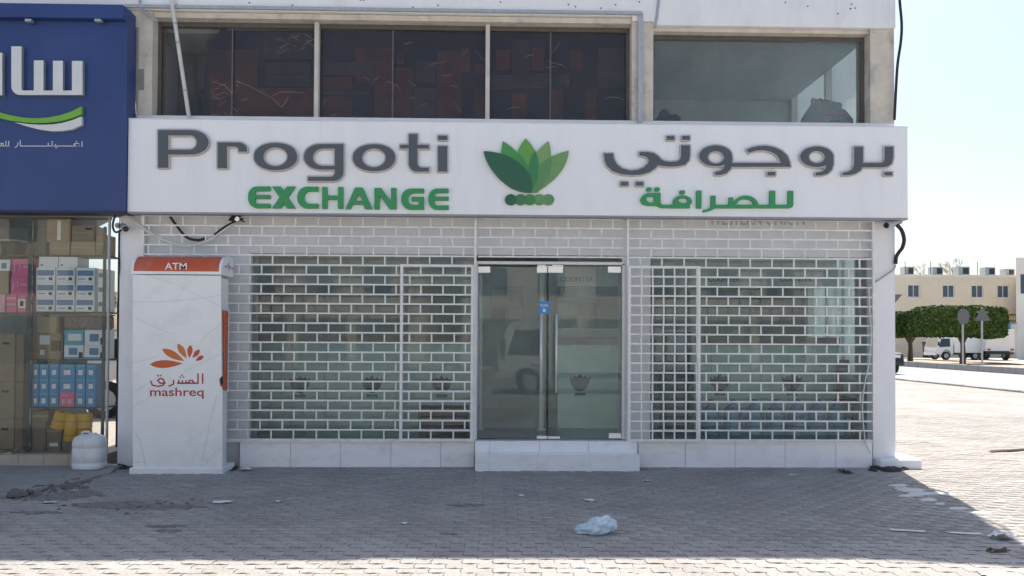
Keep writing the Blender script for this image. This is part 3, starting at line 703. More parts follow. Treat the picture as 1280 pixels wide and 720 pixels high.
GR.append(Gl().add(*s_poly(A7([(362,598),(380,565),(410,548),(515,545),(515,620),(525,634),(600,636),(600,660),(515,658),(490,641),(420,643),(378,630)]))).sub(*s_poly(A7([(410,574),(468,572),(467,618),(428,619),(409,602)]))).add(*s_el(*A7([(680,610)])[0], 11.7, 7.6)).add(*rect(*A7([(590,632)])[0], *A7([(735,660)])[0])).sub(*s_el(*A7([(686,604)])[0], 6, 3.2)))
for a, b in ((428,519),(490,519),(678,540)): GR.append(Gl().add(*s_el(*A7([(a,b)])[0], 3.4, 2.4, 3)))
GR.append(Gl().add(*rect(*A7([(785,528)])[0], *A7([(822,662)])[0])))
GR.append(Gl().add(*s_el(932.3,257,16,12.6)).sub(*s_el(932,257,11.4,8.4)).sub(*rect(900,257.5,960,280)).add(*rect(911.5,246.5,916.4,258)).add(*rect(893,255.8,988,260)).add(*s_poly(A7([(893,567),(928,567),(928,655),(915,668),(880,683),(838,691),(835,676),(870,667),(888,655),(893,640)])))
    .add(*rect(*A9([(195,530)])[0], *A9([(236,655)])[0])).add(*s_rr(*A9([(333,530)])[0], *A9([(371,660)])[0], 0, 0, 4.5, 0)).add(*rect(980,255.8,987.3,260)))
for gl in GR: glyph_obj('letter', gl, m_green, SG, ysf-.042, ysf+.001)
C4 = lambda pts: [(560+a/4.267, 140+b/4.267) for a, b in pts]
def pet(pts, rgb, k, name='petal'):
    m = mat('lotus_green_%d' % k, rgb, .4, .06, 8); yy = ysf-.030-.003*k
    return glyph_obj(name, Gl().add(*s_poly(C4(pts))), m, SG, yy, ysf+.001, tol=.04)
def qb(pts, n=7):
    """tip-to-tip petal: quadratic curves through control points a,c,b"""
    out = []
    for a, c, b in pts:
        for k in range(n):
            t = k/n; out.append(((1-t)**2*a[0]+2*t*(1-t)*c[0]+t*t*b[0], (1-t)**2*a[1]+2*t*(1-t)*c[1]+t*t*b[1]))
    return out
base = (440,428)
pet(qb([((645,205),(640,330),(470,428)),((470,428),(400,420),(440,380)),((440,380),(480,240),(645,205))]), (.16,.33,.12), 0)
pet(qb([((292,155),(390,205),(430,330)),((430,330),(440,430),(400,400)),((400,400),(250,330),(292,155))]), (.07,.30,.08), 1)
pet(qb([((537,155),(580,280),(480,428)),((480,428),(430,430),(420,400)),((420,400),(430,220),(537,155))]), (.20,.36,.13), 2)
pet(qb([((550,240),(556,350),(475,428)),((475,428),(440,430),(440,420)),((440,420),(440,290),(550,240))]), (.10,.28,.10), 3)
pet(qb([((415,140),(520,250),(480,360)),((480,360),(440,430),(400,380)),((400,380),(320,240),(415,140))]), (.12,.36,.06), 4)
pet(qb([((376,215),(430,270),(440,340)),((440,340),(420,380),(390,330)),((390,330),(350,270),(376,215))]), (.05,.25,.08), 5)
pet(qb([((465,208),(512,330),(440,428)),((440,428),(425,390),(428,300)),((428,300),(440,235),(465,208))]), (.035,.22,.085), 6)
pet(qb([((190,208),(330,210),(420,310)),((420,310),(460,360),(445,428)),((445,428),(345,435),(260,340)),((260,340),(200,270),(190,208))]), (.018,.115,.062), 7)
for k, (cx, rgb) in enumerate([(535,(.13,.30,.12)),(487,(.13,.32,.11)),(437,(.06,.26,.07)),(387,(.05,.20,.08)),(335,(.018,.115,.055))]):
    u_, v_ = C4([(cx,467)])[0]; glyph_obj('bead', Gl().add(*s_el(u_, v_, 7.4, 6.8)), mat('bead_green_%d' % k, rgb, .4), SG, ysf-.028-.003*k, ysf+.001)
rehome(SG, (sx0, ysf, sz0))

# ------------------------------------------------------------------ blue sign of the neighbour
BS = thing('blue_sign', 'large dark blue shop sign with raised white Arabic letters and green and white swoosh', 'sign')
yb_ = -.26
bz0, bz1 = Z(263, yb_, 80), Z(9, yb_, 80); bx1 = X(158, yb_, 130)
box('sign_panel', m_blue, BS, -12, bx1, yb_, -.02, bz0, bz1-.17)
box('sign_lip', m_blue, BS, -12, bx1-.01, yb_-.10, -.02, bz1-.168, bz1)
box('sign_edge', mat('sign_edge_navy', (.012,.018,.06), .5), BS, -12, bx1+.004, yb_-.005, -.02, bz0-.03, bz0-.001)
m_wl = mat('letter_white', (.66,.69,.70), .45, .05); m_wside = mat('letter_grey_side', (.30,.32,.30), .5); m_sg = mat('swoosh_green', (.17,.42,.05), .4)
for u in (35, 122): pxbox('lip_lamp', m_galv, u-4, 23.5, u+4, 26.5, yb_-.09, yb_-.03, BS)
g_ = Gl().add(*s_rr(14.2,58,103,118.6,0,0,0,(11,11))).sub(*s_rr(26.8,40,120,113.2,0,0,0,3)).add(*rect(90,76.2,103,118.6)).add(*rect(66.2,76,78.4,118.6)).add(*rect(42.4,75.6,54.2,118.6))
lt = glyph_obj('letter', g_, m_wl, BS, yb_-.06, yb_-.052); glyph_obj('letter_return', g_, m_wside, lt, yb_-.0515, yb_+.001, level=.25)
g_ = Gl().add(*rect(-11,66,2.6,119)); lt = glyph_obj('letter', g_, m_wl, BS, yb_-.06, yb_-.052); glyph_obj('letter_return', g_, m_wside, lt, yb_-.0515, yb_+.001, level=.25)
C = lambda pts: [(a/4, b/4) for a, b in pts]
glyph_obj('swoosh', Gl().add(*s_poly(C([(-60,545),(0,562),(60,578),(120,588),(180,591),(240,588),(300,576),(350,560),(408,532),(408,572),(350,594),(300,606),(240,614),(180,616),(120,612),(60,604),(0,592),(-60,575)]))), m_sg, BS, yb_-.05, yb_+.001)
glyph_obj('swoosh', Gl().add(*s_poly(C([(70,611),(140,620),(200,624),(260,622),(310,615),(360,601),(408,582),(408,625),(360,647),(310,655),(260,656),(200,648),(140,633)]))), m_wl, BS, yb_-.045, yb_+.001)
c37 = lambda pts: [(a/3.789, 130+b/3.789) for a, b in pts]
for q in ([(388,178),(388,201)],[(378,199),(358,198),(350,190),(362,184),(374,189)],[(372,199),(250,199)],[(262,199),(262,191)],[(246,199),(246,184)],[(228,199),(228,184),],[(250,199),(98,199)],[(97,201),(95,172)],[(85,184),(84,196),(72,206)],[(41,176),(41,199)],[(28,176),(28,199)],[(41,199),(8,199)],[(8,199),(4,186),(14,186),(16,199)],[(4,199),(-20,199)]):
    glyph_obj('small_letter', Gl().add(*s_stroke(c37(q), .95)), m_wl, BS, yb_-.006, yb_+.001, res=.25)
for a, b in ((362,176),(262,206),(268,206),(246,178),(250,178)): glyph_obj('small_letter', Gl().add(*s_el(*c37([(a,b)])[0], .6, .6)), m_wl, BS, yb_-.006, yb_+.001, res=.25)
rehome(BS, (bx1, yb_, bz0))

# ------------------------------------------------------------------ security grilles
ygr = -.055
PITCH_Z = .1197; PITCH_X = .277
GZT = Z(273, ygr, 640); NR = 23
GZ = [GZT-i*PITCH_Z for i in range(NR+1)]
def grille(name, label, xa, xb, ia, ib, y, pitch, phase, frame, half=False, skip=None):
    """rails and staggered slats between row lines ia..ib"""
    R = thing(name, label, 'security grille')
    hr, wv = .0098, .0088
    xa_i, xb_i = xa+(.014 if frame else 0), xb-(.014 if frame else 0)
    rm = MB().box(0, xb_i-xa_i, -.008, .008, -hr, hr).mesh('rail', m_grille)
    for i in range(ia, ib+1):
        if frame and i in (ia, ib): continue
        place('rail', rm, R, (xa_i, y, GZ[i]+RNG.normal(0,.0012)))
    sm = MB().box(-wv, wv, -.0065, .0065, hr+.0005, PITCH_Z-hr-.0005).mesh('slat', m_grille)
    for i in range(ia, ib):
        off = phase+(0 if half else (pitch*.5 if i % 2 else 0)); k = math.ceil((xa_i+.02-off)/pitch)
        while True:
            xx = off+k*pitch
            if xx > xb_i-.02: break
            if not (skip and skip(xx, i)):
                o = place('slat', sm, R, (xx+RNG.normal(0,.0025), y, GZ[i+1])); o.rotation_euler.y = RNG.normal(0,.006)
            k += 1
    if frame:
        za, zb2 = GZ[ib]-.012, GZ[ia]+.012
        for a, b, c, d in ((xa, xa+.034, za, zb2),(xb-.034, xb, za, zb2),(xa+.0345, xb-.0345, za, za+.03),(xa+.0345, xb-.0345, zb2-.03, zb2)):
            box('frame_bar', m_grille, R, a, b, y-.018, y+.018, c, d)
    else:
        if frame is not None:
            box('edge_channel', m_grille, R, xa-.03, xa-.001, y-.02, y+.025, GZ[ib]-.02, GZ[ia]+.02); box('edge_channel', m_grille, R, xb+.001, xb+.03, y-.02, y+.025, GZ[ib]-.02, GZ[ia]+.02)
            box('bottom_channel', m_grille, R, xa, xb, y-.016, y+.02, GZ[ib]-.032, GZ[ib]-.0125)
    rehome(R, (xa, y, GZ[ib])); return R
ph = X(340, ygr)
iG = 5                                               # row line where gate leaves and door begin
grille('window_grille', 'wide white brick-pattern security grille behind the cash machine, left of the entrance', X(179,ygr), X(592,ygr), 0, NR, ygr, PITCH_X, ph, False, skip=lambda x, i: i >= iG and x > X(499,ygr))
grille('grille_gate', 'narrow white grille gate leaf at the left side of the entrance door', X(500.5,ygr), X(592,ygr), iG, NR, ygr-.045, PITCH_X, ph+.03, True)
grille('transom_grille', 'short white grille strip above the glass entrance door', X(597,ygr), X(778,ygr), 0, iG-1, ygr, PITCH_X, ph+.06, None)
grille('window_grille', 'white brick-pattern security grille over the right shop window', X(786,ygr), X(1090,ygr), 0, NR, ygr, PITCH_X, X(800,ygr), False, skip=lambda x, i: i >= iG and x < X(876,ygr))
grille('grille_gate', 'dense white grille gate leaf folded open at the right side of the entrance', X(784,ygr), X(874,ygr), iG, NR, ygr-.045, PITCH_X/2, X(800,ygr)+.01, True, True)

# ------------------------------------------------------------------ cash machine kiosk
K = thing('cash_machine', 'tall white cash machine kiosk with orange rounded header, beside the left grille', 'cash machine')
yk = -.52
kx0, kx1 = X(166,yk,460), X(277.5,yk,460); kz1 = Z(343,yk,220)
fp_ = Gl().add(*s_poly([(166,343.5),(276,344.5),(277,470),(273.5,474),(274.5,482),(277,484),(278,491),(277.6,586),(166,585)]))
glyph_obj('front_panel', fp_, m_kiosk, K, yk, yk+.035)
box('body', m_kiosk, K, kx0+.03, kx1-.075, yk+.036, -.09, .05, kz1-.02, .006)
box('base_plate', m_kiosk, K, X(163.5,yk-.02), X(280,yk-.02), yk-.02, -.10, -.012, Z(585,yk-.02,220), .006)
# orange machine face turned to the right, seen edge on
pxbox('machine_face', m_orange, 268, 388, 281, 488, yk+.06, yk+.20, K, .01); pxbox('machine_rim', m_kiosk, 279, 386, 285.5, 490, yk+.201, yk+.235, K)
pxbox('machine_hood', m_black, 272, 440, 278.5, 480, yk+.037, yk+.10, K, .008)
# header: rounded profile swept along x
hx0, hx1 = X(164.5,yk,330), X(277,yk,330); hz0, hz1 = Z(343,yk,220), Z(319,yk,220)
prof = [(-.10,hz0),(yk-.012,hz0)]+[(yk-.012+.20-.20*math.cos(a)*1.0, hz0+.03+(hz1-hz0-.03)*math.sin(a)) for a in np.linspace(0, math.pi/2, 9)]+[(-.10,hz1)]
MB().prism(prof, hx0, hx1, 'x').build('header', m_kiosk, K)
of = []
for a in np.linspace(.02, math.pi/2*.98, 10): of.append((yk-.0135+.20-.20*math.cos(a), hz0+.032+(hz1-hz0-.03)*math.sin(a)))
band = MB(); V_ = [(hx0+.028, p[0], p[1]) for p in of]+[(hx1-.028, p[0], p[1]) for p in of]; n_ = len(of)
band.add(V_, [(i, i+n_, i+n_+1, i+1) for i in range(n_-1)]); hb = band.build('header_band', m_orange, K, fix=False)
text_obj('lettering', 'ATM', 206, 328.5, 233.5, 337, yk-.0145, m_boxw, K)
# side emblem on the header end
xe = hx1+.0015; eb = MB()
for (ya, za, yc, zc) in ((-.42,.50,-.33,.45),(-.31,.72,-.28,.35),(-.26,.85,-.25,.15),(-.22,.62,-.18,.4),(-.16,.4,-.11,.55)):
    zz = lambda q: hz0+(hz1-hz0)*q
    d = np.array([yc-ya, (zc-za)*.24]); nrm = np.array([-d[1], d[0]])/np.hypot(*d)*.014
    eb.add([(xe,ya,zz(za)),(xe,(ya+yc)/2+nrm[0],zz((za+zc)/2)+nrm[1]),(xe,yc,zz(zc)),(xe,(ya+yc)/2-nrm[0],zz((za+zc)/2)-nrm[1])], [(0,1,2,3)])
eb.build('side_emblem', m_red, K, fix=False)
# emblem petals and lettering on the front
yp = yk-.0008
def almond(t, b, wd, skew=0):
    t, b = np.array(t, float), np.array(b, float); d = b-t; nn = np.array([-d[1], d[0]])/np.hypot(*d)
    up = [t+d*s+nn*wd*(math.sin(math.pi*s**.8)**1.0) for s in np.linspace(0,1,10)]; dn = [t+d*s-nn*wd*(math.sin(math.pi*s**.8)**1.0) for s in np.linspace(1,0,10)][1:-1]
    return [tuple(p) for p in up+dn]
c4k = lambda a, b: (160+a/4, 420+b/4)
for i, (t, b, wd) in enumerate((((108,142),(275,138),5),((170,65),(283,126),4.6),((248,38),(293,112),3.9),((312,45),(306,110),3.4),((358,68),(322,110),2.9),((378,100),(338,124),2.6))):
    glyph_obj('petal', Gl().add(*s_poly(almond(c4k(*t), c4k(*b), wd))), m_petal[i], K, yp, yk+.001, res=.25, tol=.04)
ks = lambda q: [c4k(a, b) for a, b in q]
for q in ([(373,190),(373,236)],[(350,190),(350,236),(248,236)],[(330,236),(322,222),(308,222),(300,236)],[(290,236),(290,224)],[(272,236),(272,224)],[(254,236),(254,222)],[(228,222),(228,240),(205,250)],[(185,236),(160,236),(148,222),(160,212),(176,216),(182,230),(176,246),(150,252),(122,246),(113,226)]):
    glyph_obj('emblem_letter', Gl().add(*s_stroke(ks(q), 1.9)), m_red, K, yp, yk+.001, res=.25)
for a, b in ((262,206),(278,206),(270,196),(150,198),(164,198)): glyph_obj('emblem_letter', Gl().add(*s_el(*c4k(a,b), 1.1, 1.1)), m_red, K, yp, yk+.001, res=.25)
text_obj('emblem_name', 'mashreq', 187.5, 484.5, 254.6, 498.5, yp, m_red, K)
for q in ([(183,344),(220,356),(255,373),(275,383)],[(166,377),(200,377),(240,374),(276,369)],[(166,395),(190,407),(215,418)],[(166,453),(185,449),(200,444)],[(166,491),(190,476),(205,466)],[(166,509),(195,492)],[(276,405),(262,416),(250,428)],[(274,443),(250,455),(228,466)],[(271,494),(260,540),(251,585)],[(253,584),(264,570),(276,560)],[(169,541),(176,555),(182,585)],[(168,578),(182,578)]):
    P = [(*W(a,b,yk-.0012),) for a, b in q]; MB().tube([(a, yk-.0012, b) for a, b in P], .0014, 5).build('panel_line', m_kline, K)
rehome(K, (kx0, yk, 0))
# ------------------------------------------------------------------ inside the exchange
yc = 1.4
def counter(label, u0_, u1_, n, emb):
    T = thing('counter_partition', label, 'counter'); xa, xb = X(u0_,yc), X(u1_,yc); zt_ = Z(428,yc)
    wdt = (xb-xa)/n
    for i in range(n): box('front_panel', m_teal, T, xa+i*wdt+.004, xa+(i+1)*wdt-.004, yc, yc+.03, zfl, zt_-.03)
    box('ledge', m_wood, T, xa, xb, yc-.03, yc+.5, zt_-.029, zt_+.09)
    for i in range(n): box('screen_pane', m_glassl, T, xa+i*wdt+.01, xa+(i+1)*wdt-.01, yc+.1, yc+.108, zt_+.091, 2.35)
    box('header_board', m_inner, T, xa, xb, yc+.02, yc+.2, 2.352, 2.75)
    for (eu, ev) in emb:
        P = [(eu+a, ev+b) for a, b in ((-13,-9),(-9,-7),(-6.5,-11),(-4,-8),(0,-13),(4,-8),(6.5,-11),(9,-7),(13,-9),(11,1),(6,7),(2,9),(-2,9),(-6,7),(-11,1))]
        MB().loops([[W(a, b, yc-.004) for a, b in P]], yc-.004, yc-.001).build('emblem', m_tealdk, T); pxbox('emblem_bar', m_tealdk, eu-7, ev+11, eu+7, ev+14.5, yc-.004, yc-.001, T)
    rehome(T, (xa, yc, zfl)); return T
c1 = counter('frosted teal counter with three dark lotus emblems behind the left window', 316, 592, 3, ((375,482),(465,482),(552,482)))
c2 = counter('frosted teal counter with three dark lotus emblems behind the door and right window', 697, 1080, 4, ((725,480),(900,480),(990,480)))
m_sgt = mat('counter_sign_letters', (.03,.03,.03), .6)
for u0_, u1_, t in ((700,742,c2),(885,925,c2),(975,1015,c2)):
    o = text_obj('counter_lettering', 'COUNTER', u0_, 346, u1_, 352, yc+.018, m_sgt, t); o.location -= t.location
bk = box('partition_wall', m_inner, None, X(312,4.5)-.6, xr-.002, 4.5, 4.6, zfl, zceil-.002); tag(bk, 'grey painted partition wall at the back of the shop interior', 'wall')
for k, q in enumerate(((694,352,748,398),(612,358,655,402),(925,362,960,392))):
    labels = ('framed notice board with small sheets behind the right door leaf','pale poster hung behind the left door leaf','pale poster on the wall behind the right shop window')
    T = thing('poster', labels[k], 'poster'); yy = 4.47
    pxbox('sheet', m_poster, *q, yy, yy+.02, T); a, b, c, d = q
    for i in range(2):
        for j in range(2): pxbox('print', (m_innerd, m_inner)[(i+j+k) % 2], a+3+(c-a)/2*i, b+4+(d-b)/2*j, a+(c-a)/2*(i+1)-2, b+(d-b)/2*(j+1)-3, yy-.004, yy-.001, T)
for xx, lab in ((X(600,1.2), 'pale steel post inside the door beside the left counter'), (X(677,1.2), 'pale steel post inside the door between the two counters')):
    T = thing('inner_post', lab, 'post'); box('post', m_inner, T, xx-.03, xx+.03, 1.2, 1.26, zfl+.012, 2.6); box('foot', m_fit, T, xx-.06, xx+.06, 1.17, 1.29, zfl, zfl+.0115)
# big water bottles along the foot of the right window
def bottle_me():
    r = .125; pr = [(0,0),(r*.9,0),(r,.02),(r,.09),(r*.96,.10),(r*.96,.115),(r,.125),(r,.21),(r*.96,.22),(r*.96,.235),(r,.245),(r,.31),(r*.8,.37),(r*.35,.41),(r*.22,.42),(r*.22,.46)]
    return MB().lathe(pr, 0, 0, 20).mesh('bottle_body', m_bottle)
bm_ = bottle_me(); cm_ = MB().lathe([(.031,.445),(.034,.447),(.034,.478),(0,.48)], 0, 0, 14).mesh('cap', mat('cap_blue', (.03,.12,.4), .4))
for p in bm_.polygons: p.use_smooth = True
us = (889,916,943,970,997,1022,1046)
nm = ('leftmost','second','third','middle','fifth','sixth','rightmost')
for i, u in enumerate(us):
    xx = X(u,.62); T = thing('water_bottle', 'large blue water bottle, %s in the row inside the right window' % (nm[i] if nm[i] in ('leftmost','middle','rightmost') else nm[i]+' from the left'), 'bottle', 'water bottles inside the right window')
    place('bottle_body', bm_, T, (0,0,0)); place('cap', cm_, T, (0,0,0)); T.location = (xx, .62, zfl)
# black display stand, maroon chair, brown crate
T = thing('display_stand', 'tall black machine stand inside the window behind the folded grille gate', 'stand')
pxbox('lower_body', m_black, 830, 452, 868, 540, .7, 1.05, T, .02); pxbox('upper_body', m_black, 832, 415, 866, 451.5, .75, 1.0, T, .02); pxbox('screen', mat('screen_off_blue', (.05,.13,.24), .15), 836, 419, 862, 440, .744, .7495, T); pxbox('foot', m_dark, 826, 540.3, 872, 546, .66, 1.1, T)
for ch in T.children: pass
T = thing('waiting_chair', 'maroon upholstered chair inside the right end of the shop window', 'chair')
xx = X(1077,.8); zz0 = zfl
box('seat', m_maroon, T, xx-.22, xx+.22, .62, 1.08, zz0+.40, zz0+.50, .03); box('backrest', m_maroon, T, xx-.22, xx+.22, 1.06, 1.14, zz0+.52, zz0+1.0, .03)
for a in (-.2,.2):
    for b in (.64,1.08): MB().cyl((xx+a,b,zz0),(xx+a,b,zz0+(.40 if b < 1 else .55)), .014, n=8).build('leg', m_dark, T)
T = thing('wooden_crate', 'low brown slatted crate on the floor behind the left grille gate', 'crate'); xa, xb = X(523,.5), X(585,.5)
for i in range(3): box('slat', m_brown, T, xa, xb, .5, .52, zfl+.01+i*.125, zfl+.115+i*.125, .004)
for q in (xa+.02, (xa+xb)/2, xb-.06): box('batten', m_brown, T, q, q+.04, .521, .545, zfl, zfl+.37)
box('base_board', m_brown, T, xa, xb, .546, .85, zfl+.002, zfl+.03); box('back_board', m_brown, T, xa, xb, .851, .87, zfl, zfl+.37)
o = text_obj('frieze_lettering', 'WESTERN UNION', 886, 266, 1006, 281.5, .066, m_galv, B); o.location -= B.location

# ------------------------------------------------------------------ neighbouring shop on the left
N_ = thing('corner_shop', 'neighbouring shop with glazed display window under the blue sign', 'building')
lx1 = X(134.5); 
zlb, zlh = Z(567,0,60), Z(267,0,60)
foot = [(-16,.06),(lx1,.06),(lx1-1.0,1.5),(lx1-6.5,9),(-16,9)]
box('header_beam', m_cream, N_, -16, lx1+.02, -.02, .30, zlh, Z(262,0,60)+.25)
MB().prism([(-16,.0),(X(158)-.01,.0),(X(158)-.012,.3),(lx1-.2,.5),(lx1-6.5,9),(-16,9)], Z(262,0,60)+.252, 7.30).build('upper_wall', m_white, N_)
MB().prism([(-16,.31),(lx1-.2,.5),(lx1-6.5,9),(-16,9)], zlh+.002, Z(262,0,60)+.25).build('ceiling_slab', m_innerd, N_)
box('sill', m_conc, N_, -16, lx1+.01, -.10, .30, -.05, zlb-.012)
tx = -9.6
while tx < lx1-.1:
    b = min(tx+.30, lx1+.01); box('sill_tile', mat('sill_tile_tan', (.42,.37,.30), .5, .15, 3) if tx == -9.6 else bpy.data.materials['sill_tile_tan'], N_, tx+.003, b-.003, -.113, -.1005, -.045, zlb-.012); box('sill_tile', bpy.data.materials['sill_tile_tan'], N_, tx+.003, b-.003, -.113, .29, zlb-.0115, zlb); tx += .30
MB().prism([(-16,.31),(lx1-.25,.31),(lx1-1.1,1.5),(-16,1.5)], -.05, zlb-.01).build('display_floor', m_floor, N_)
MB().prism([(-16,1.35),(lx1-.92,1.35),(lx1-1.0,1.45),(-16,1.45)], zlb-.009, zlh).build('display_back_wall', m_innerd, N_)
pn = [-9.6, X(-60,.02), X(38.5,.02), X(133.5,.02)]
for a, b in zip(pn, pn[1:]): box('display_pane', m_glassl, N_, a+.003, b-.003, .02, .03, zlb+.002, zlh)
box('corner_post', m_galv, N_, lx1-.02, lx1, .015, .05, zlb+.002, zlh)
rehome(N_, (lx1, 0, 0))
# shelving and goods
yq = .30
SH = thing('shelving_unit', 'dark metal shelving unit of boxed goods in the left display window', 'shelf'); 
shx0, shx1 = X(38,yq), X(132,yq)
SV = [318.5, 389.5, 448.8, 508.5]
for v in SV: box('shelf_board', m_shelf, SH, shx0, shx1, yq, yq+.36, Z(v,yq,80)-.018, Z(v,yq,80))
for xx in (shx0, shx1-.03):
    for yy in (yq-.004, yq+.335): box('post', m_shelf, SH, xx, xx+.03, yy-.031 if yy < .5 else yy+.03, yy if yy < .5 else yy+.06, zlb-.009, zlh-.12)
rehome(SH, (shx0, yq, zlb-.009))
SL = thing('shelving_unit', 'dark metal shelf of pink boxes at the left edge of the display window', 'shelf')
for v in (318.5, 390.5): box('shelf_board', m_shelf, SL, X(-60,yq), X(36.5,yq), yq, yq+.36, Z(v,yq,10)-.018, Z(v,yq,10))
for xx in (X(-60,yq), X(35.5,yq)):
    for yy in (yq-.036, yq+.363): box('post', m_shelf, SL, xx, xx+.022, yy, yy+.03, zlb-.009, zlh-.12)
rehome(SL, (X(-60,yq), yq, zlb-.009))
def vz(v): return Z(v, yq, 80)
def stackbox(name, label, cat, m, u0_, v0_, u1_, v1_, group=None, y=yq+.012, dep=.26, rest=None, prints=(), bev=.004):
    T = thing(name, label, cat, group); a, b = X(u0_,y), X(u1_,y); zt_ = Z(v0_,y,80); zb2 = Z(v1_,y,80) if rest is None else rest
    box('carton', m, T, a, b, y, y+dep, zb2, zt_, bev)
    for (pm, fa_, fb_, fc_, fd_) in prints:
        box('print', pm, T, a+(b-a)*fa_, a+(b-a)*fc_, y-.0025, y-.0005, zt_-(zt_-zb2)*fd_, zt_-(zt_-zb2)*fb_)
    rehome(T, (a, y, zb2)); return zt_
gw = 'white and blue boxed goods on the shelf'
cols = ((44,67.5),(69,92),(94,117)); colw = ('left','middle','right'); roww = ('bottom','middle','top')
for ci, (a, b) in enumerate(cols):
    r = vz(389.5)+.0005
    for ri, (vt) in enumerate((371.5,353,334.5)):
        r = stackbox('goods_box', 'white box with blue band, %s row, %s column of its three by three stack' % (roww[ri], colw[ci]), 'box', m_boxw, a+RNG.uniform(-.4,.4), vt, b, 0, gw, rest=r, prints=((m_boxb,.06,.18,.94,.55),(m_print,.68,.66,.86,.86),(m_boxb,.1,.74,.5,.8)))+.0005
    if ci < 2: stackbox('goods_box', 'plain pale box lying on top of the %s column of blue banded boxes' % colw[ci], 'box', m_boxw, a+3, 321, b+3.5, 0, gw, rest=r, prints=((m_boxb,.1,.70,.22,.86),))
for ri, vt in enumerate((372,353.5,336)):
    stackbox('goods_box', 'pale blue box squeezed at the right end of the top shelf, %s one' % roww[ri], 'box', m_boxw, 121.5, vt, 130.5, 0, gw, rest=vz(389.5)+.0005 if ri == 0 else rr_, prints=((m_boxb,.1,.3,.9,.6),)); rr_ = Z(vt, yq+.012, 80)+.0005
gp = 'pink boxed goods on the left shelf'
r = Z(390.5,yq,10)+.0005
for i, (a, b, lab) in enumerate(((-16,5.5,'pale pink box at the left picture edge on the bottom row of pink goods'),(7,20,'pink striped box on the bottom row of pink goods'),(21,32,'small pink box with a grey picture on the bottom row of pink goods'))):
    rt = stackbox('goods_box', lab, 'box', (m_pinkl, m_pink, m_pink)[i], a, 368.5, b, 0, gp, rest=r, prints=(((m_pinkl,.05,.2,.95,.3),(m_pinkl,.05,.6,.95,.7)), ((m_pinkl,.05,.15,.95,.28),(m_pinkl,.05,.5,.95,.6)), ((m_boxw,.1,.25,.9,.75),(m_innerd,.3,.35,.7,.65)))[i])
r = rt+.0005
r = stackbox('goods_box', 'large pink box in the middle of the pink stack', 'box', m_pink, 12, 346, 35.5, 0, gp, rest=r, prints=((m_pinkl,.12,.3,.18,.75),(m_pinkl,.35,.25,.4,.6),(m_pinkl,.55,.4,.85,.5)))+.0005
stackbox('goods_box', 'large pink box on top of the pink stack', 'box', m_pink, 13, 324, 37, 0, gp, rest=r, prints=((m_pinkl,.12,.3,.18,.75),(m_pinkl,.4,.25,.45,.6),(m_pinkl,.6,.4,.9,.5)))
r2 = stackbox('goods_box', 'tan carton beside the pink boxes at the left picture edge', 'box', m_card, -12, 339, 10, 0, rest=rt+.0005)+.0005
stackbox('goods_box', 'small pale blue box on the tan carton beside the pink boxes', 'box', m_boxw, -10, 325, 11, 0, rest=r2, prints=((m_boxb,.5,.3,.8,.8),))
# top cartons
r = vz(318.5)+.0005
for i, (a, b, vt, lab) in enumerate(((60,85,303,'long brown carton lying on the top board of the shelving'),(87,117,300.5,'brown carton with tape under another carton at the shelving top'),(118,131,293,'narrow brown carton at the right end of the shelving top'))):
    rt = stackbox('carton_box', lab, 'box', m_card, a, vt, b, 0, 'brown cartons', rest=r, prints=((m_tape,0,.42,1,.52),))
    if i == 1: stackbox('carton_box', 'brown carton topmost on the shelving under the blue sign', 'box', m_card, 88, 281.5, 116, 0, 'brown cartons', rest=rt+.0005, prints=((m_tape,0,.45,1,.55),(m_print,.6,.15,.9,.3)))
    if i == 0: stackbox('carton_box', 'pale brown carton with a torn label on the long carton at the shelving top', 'box', m_card, 56, 273, 86, 0, 'brown cartons', rest=rt+.0005, prints=((m_boxw,.45,.1,.6,.9),))
# third shelf
r = vz(448.8)+.0005
rt = stackbox('carton_box', 'dark brown microwave carton with a grey picture on the third shelf', 'box', m_card2, 46.5, 416, 78, 0, 'brown cartons', rest=r, prints=((m_inner,.1,.1,.5,.45),(m_print,.55,.3,.95,.7),(m_inner,.12,.65,.3,.85)))
stackbox('carton_box', 'plain brown carton on the microwave carton', 'box', m_card, 46, 396, 70.5, 0, 'brown cartons', rest=rt+.0005)
for i, (a, b) in enumerate(((80,104),(105.5,131))):
    rt = stackbox('goods_box', 'white box with dark blue picture, lower %s of four on the third shelf' % ('left','right')[i], 'box', m_boxw, a, 431.5, b, 0, gw, rest=r, prints=((m_boxb,.25,.2,.7,.7),(m_cyan,.0,.86,1,.97),(m_print,.78,.5,.98,.95)))
    stackbox('goods_box', ('aqua box with pale top, upper left of four on the third shelf','white box with dark blue picture, upper right of four on the third shelf')[i], 'box', (m_aqua, m_boxw)[i], a, 412.5, b, 0, gw, rest=rt+.0005, prints=((m_boxw,.2,.25,.9,.7),) if i == 0 else ((m_boxb,.25,.25,.7,.75),(m_print,.78,.5,.98,.95)))
